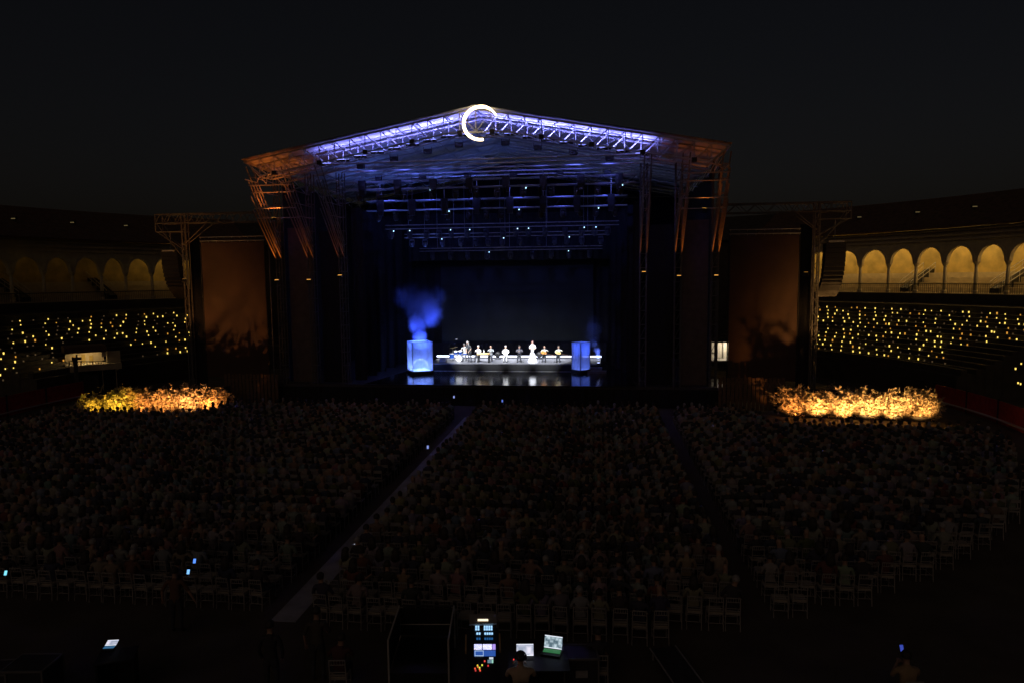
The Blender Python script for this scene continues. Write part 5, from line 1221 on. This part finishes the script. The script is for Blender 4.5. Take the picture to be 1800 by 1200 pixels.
# ------------------------------------------------------------------ lit pavilion in the left stand and lit cabin right of the stage
ang = ring(165, 650, 33.0); pv = pol(33.0, ang, 0); pa = math.atan2(pv.y-CAM.y, pv.x-CAM.x)+R(6); pav = thing('entrance_pavilion', pv, 'white pavilion with lit upper terrace and columned doorway in the left stand', 'pavilion', rz=pa+math.pi/2)
inv = Matrix.Rotation(-(pa+math.pi/2), 3, 'Z')
def pl(u, v, off=0.0):
    """pixel on the pavilion front plane -> local x, z"""
    n3 = V(math.cos(pa), math.sin(pa), 0); o = pv+n3*off; d = ray(u, v); t = (o-CAM).dot(n3)/d.dot(n3); w3 = inv @ (CAM+d*t-pv); return w3.x, w3.z
def pbox(nm, u0, v0, u1, v1, y0, y1, mt, par=pav):
    (xa, za), (xb, zb) = pl(u0, v0), pl(u1, v1); q = MB(); q.bb(min(xa, xb), max(xa, xb), y0, y1, min(za, zb), max(za, zb)); return q.build(nm, mt, par)
# local +y is away from the ring centre or towards it; find it
sy = 1.0 if (inv @ V(math.cos(pa), math.sin(pa), 0)).y > 0 else -1.0
pbox('terrace_slab', 118, 643.5, 214, 647, sy*-.1, sy*2.6, M_lime); pbox('room_wall', 118, 618, 190, 643.4, sy*2.2, sy*2.35, M_lime)
pbox('roof_slab', 112, 611, 187, 617.5, sy*-.1, sy*2.6, M_tile); pbox('arch_head', 178, 617.6, 187, 626, sy*0, sy*.3, M_lime)
pbox('gable_wall', 188, 618, 214, 643.4, sy*.4, sy*.7, M_lime); pbox('under_wall', 140, 647.1, 173, 662, sy*1.6, sy*1.8, M_lime); pbox('base_wall', 118, 662.1, 176, 700, sy*.2, sy*.6, M_stone); pbox('dark_return', 174, 647.1, 205, 700, sy*2.0, sy*2.2, M_stone)
for u in (182, 206): pbox('column', u-2, 650, u+2, 700, sy*.05, sy*.25, M_lime); pbox('capital', u-3, 647.1, u+3, 649.9, sy*0, sy*.3, M_lime)
rl = MB()
for k in range(12):
    (x, z0), (_, z1) = pl(122+k*5.2, 643), pl(122+k*5.2, 634); rl.tube((x, 0, z0), (x, 0, z1), .02 if k % 4 else .035, 4)
(xa, za), (xb, zb) = pl(120, 634.5), pl(186, 634.5); rl.tube((xa, 0, za), (xb, 0, zb), .025, 5); (xa, za), (xb, zb) = pl(120, 639), pl(186, 639); rl.tube((xa, 0, za), (xb, 0, zb), .015, 5); rl.build('railing', M_black, pav)
pbox('gate_pillar', 127, 630, 139, 702, sy*-.9, sy*-.5, M_stone); pbox('pillar_cap', 125, 627, 141, 630, sy*-1.0, sy*-.4, M_stone); pbox('pillar_finial', 131.5, 621.5, 134.5, 627, sy*-.8, sy*-.6, M_stone)
for k, (u, v) in enumerate(((136, 641), (152, 638), (166, 640))): pbox('arched_niche', u-4, v-12, u+4, v+2.5, sy*2.12, sy*2.19, M_ochre)
(xa, za) = pl(155, 620); pointl('terrace_bulb', pav, (xa, sy*1.0, za), 60, (1, .72, .34), .1); (xa, za) = pl(150, 649); pointl('doorway_bulb', pav, (xa, sy*.9, za), 9, (1, .72, .36), .08)

ca, cb = at(1246, 600, 5.0), at(1292, 640, 5.0)
cab = thing('backstage_cabin', ((ca.x+cb.x)/2, 5.0, 0), 'pale lit backstage cabin between the stage and right screen', 'cabin'); W = cb.x-ca.x; z0, z1 = at(1268, 633, 5).z, at(1268, 607, 5).z
q = MB(); q.bb(-W/2, W/2, 1.6, 1.7, z0, z1+.2); q.build('rear_wall', M_white, cab); q = MB(); q.bb(-W/2, W/2, 0, 1.7, z0-.12, z0-.005); q.build('floor', M_steel, cab); q = MB(); q.bb(-W/2, W/2, 0, 1.7, z1+.21, z1+.3); q.build('roof', M_black, cab)
for x in (-W/2, W/2-.05): q = MB(); q.bb(x, x+.05, .02, 1.58, z0, z1+.2); q.build('side_wall', M_white, cab)
for x in (-.1, .35): q = MB(); q.bb(x, x+.06, 1.4, 1.55, z0, z1+.15); q.build('door_frame', M_steel, cab)
for x in (-W*.4, W*.4):
    for y in (.15, 1.5): q = MB(); q.tube((x, y, 0), (x, y, z0-.13), .05, 6); q.build('leg', M_steel, cab)
pointl('cabin_bulb', cab, (W*.3, .7, z1-.1), 55, (1, .82, .55), .1)
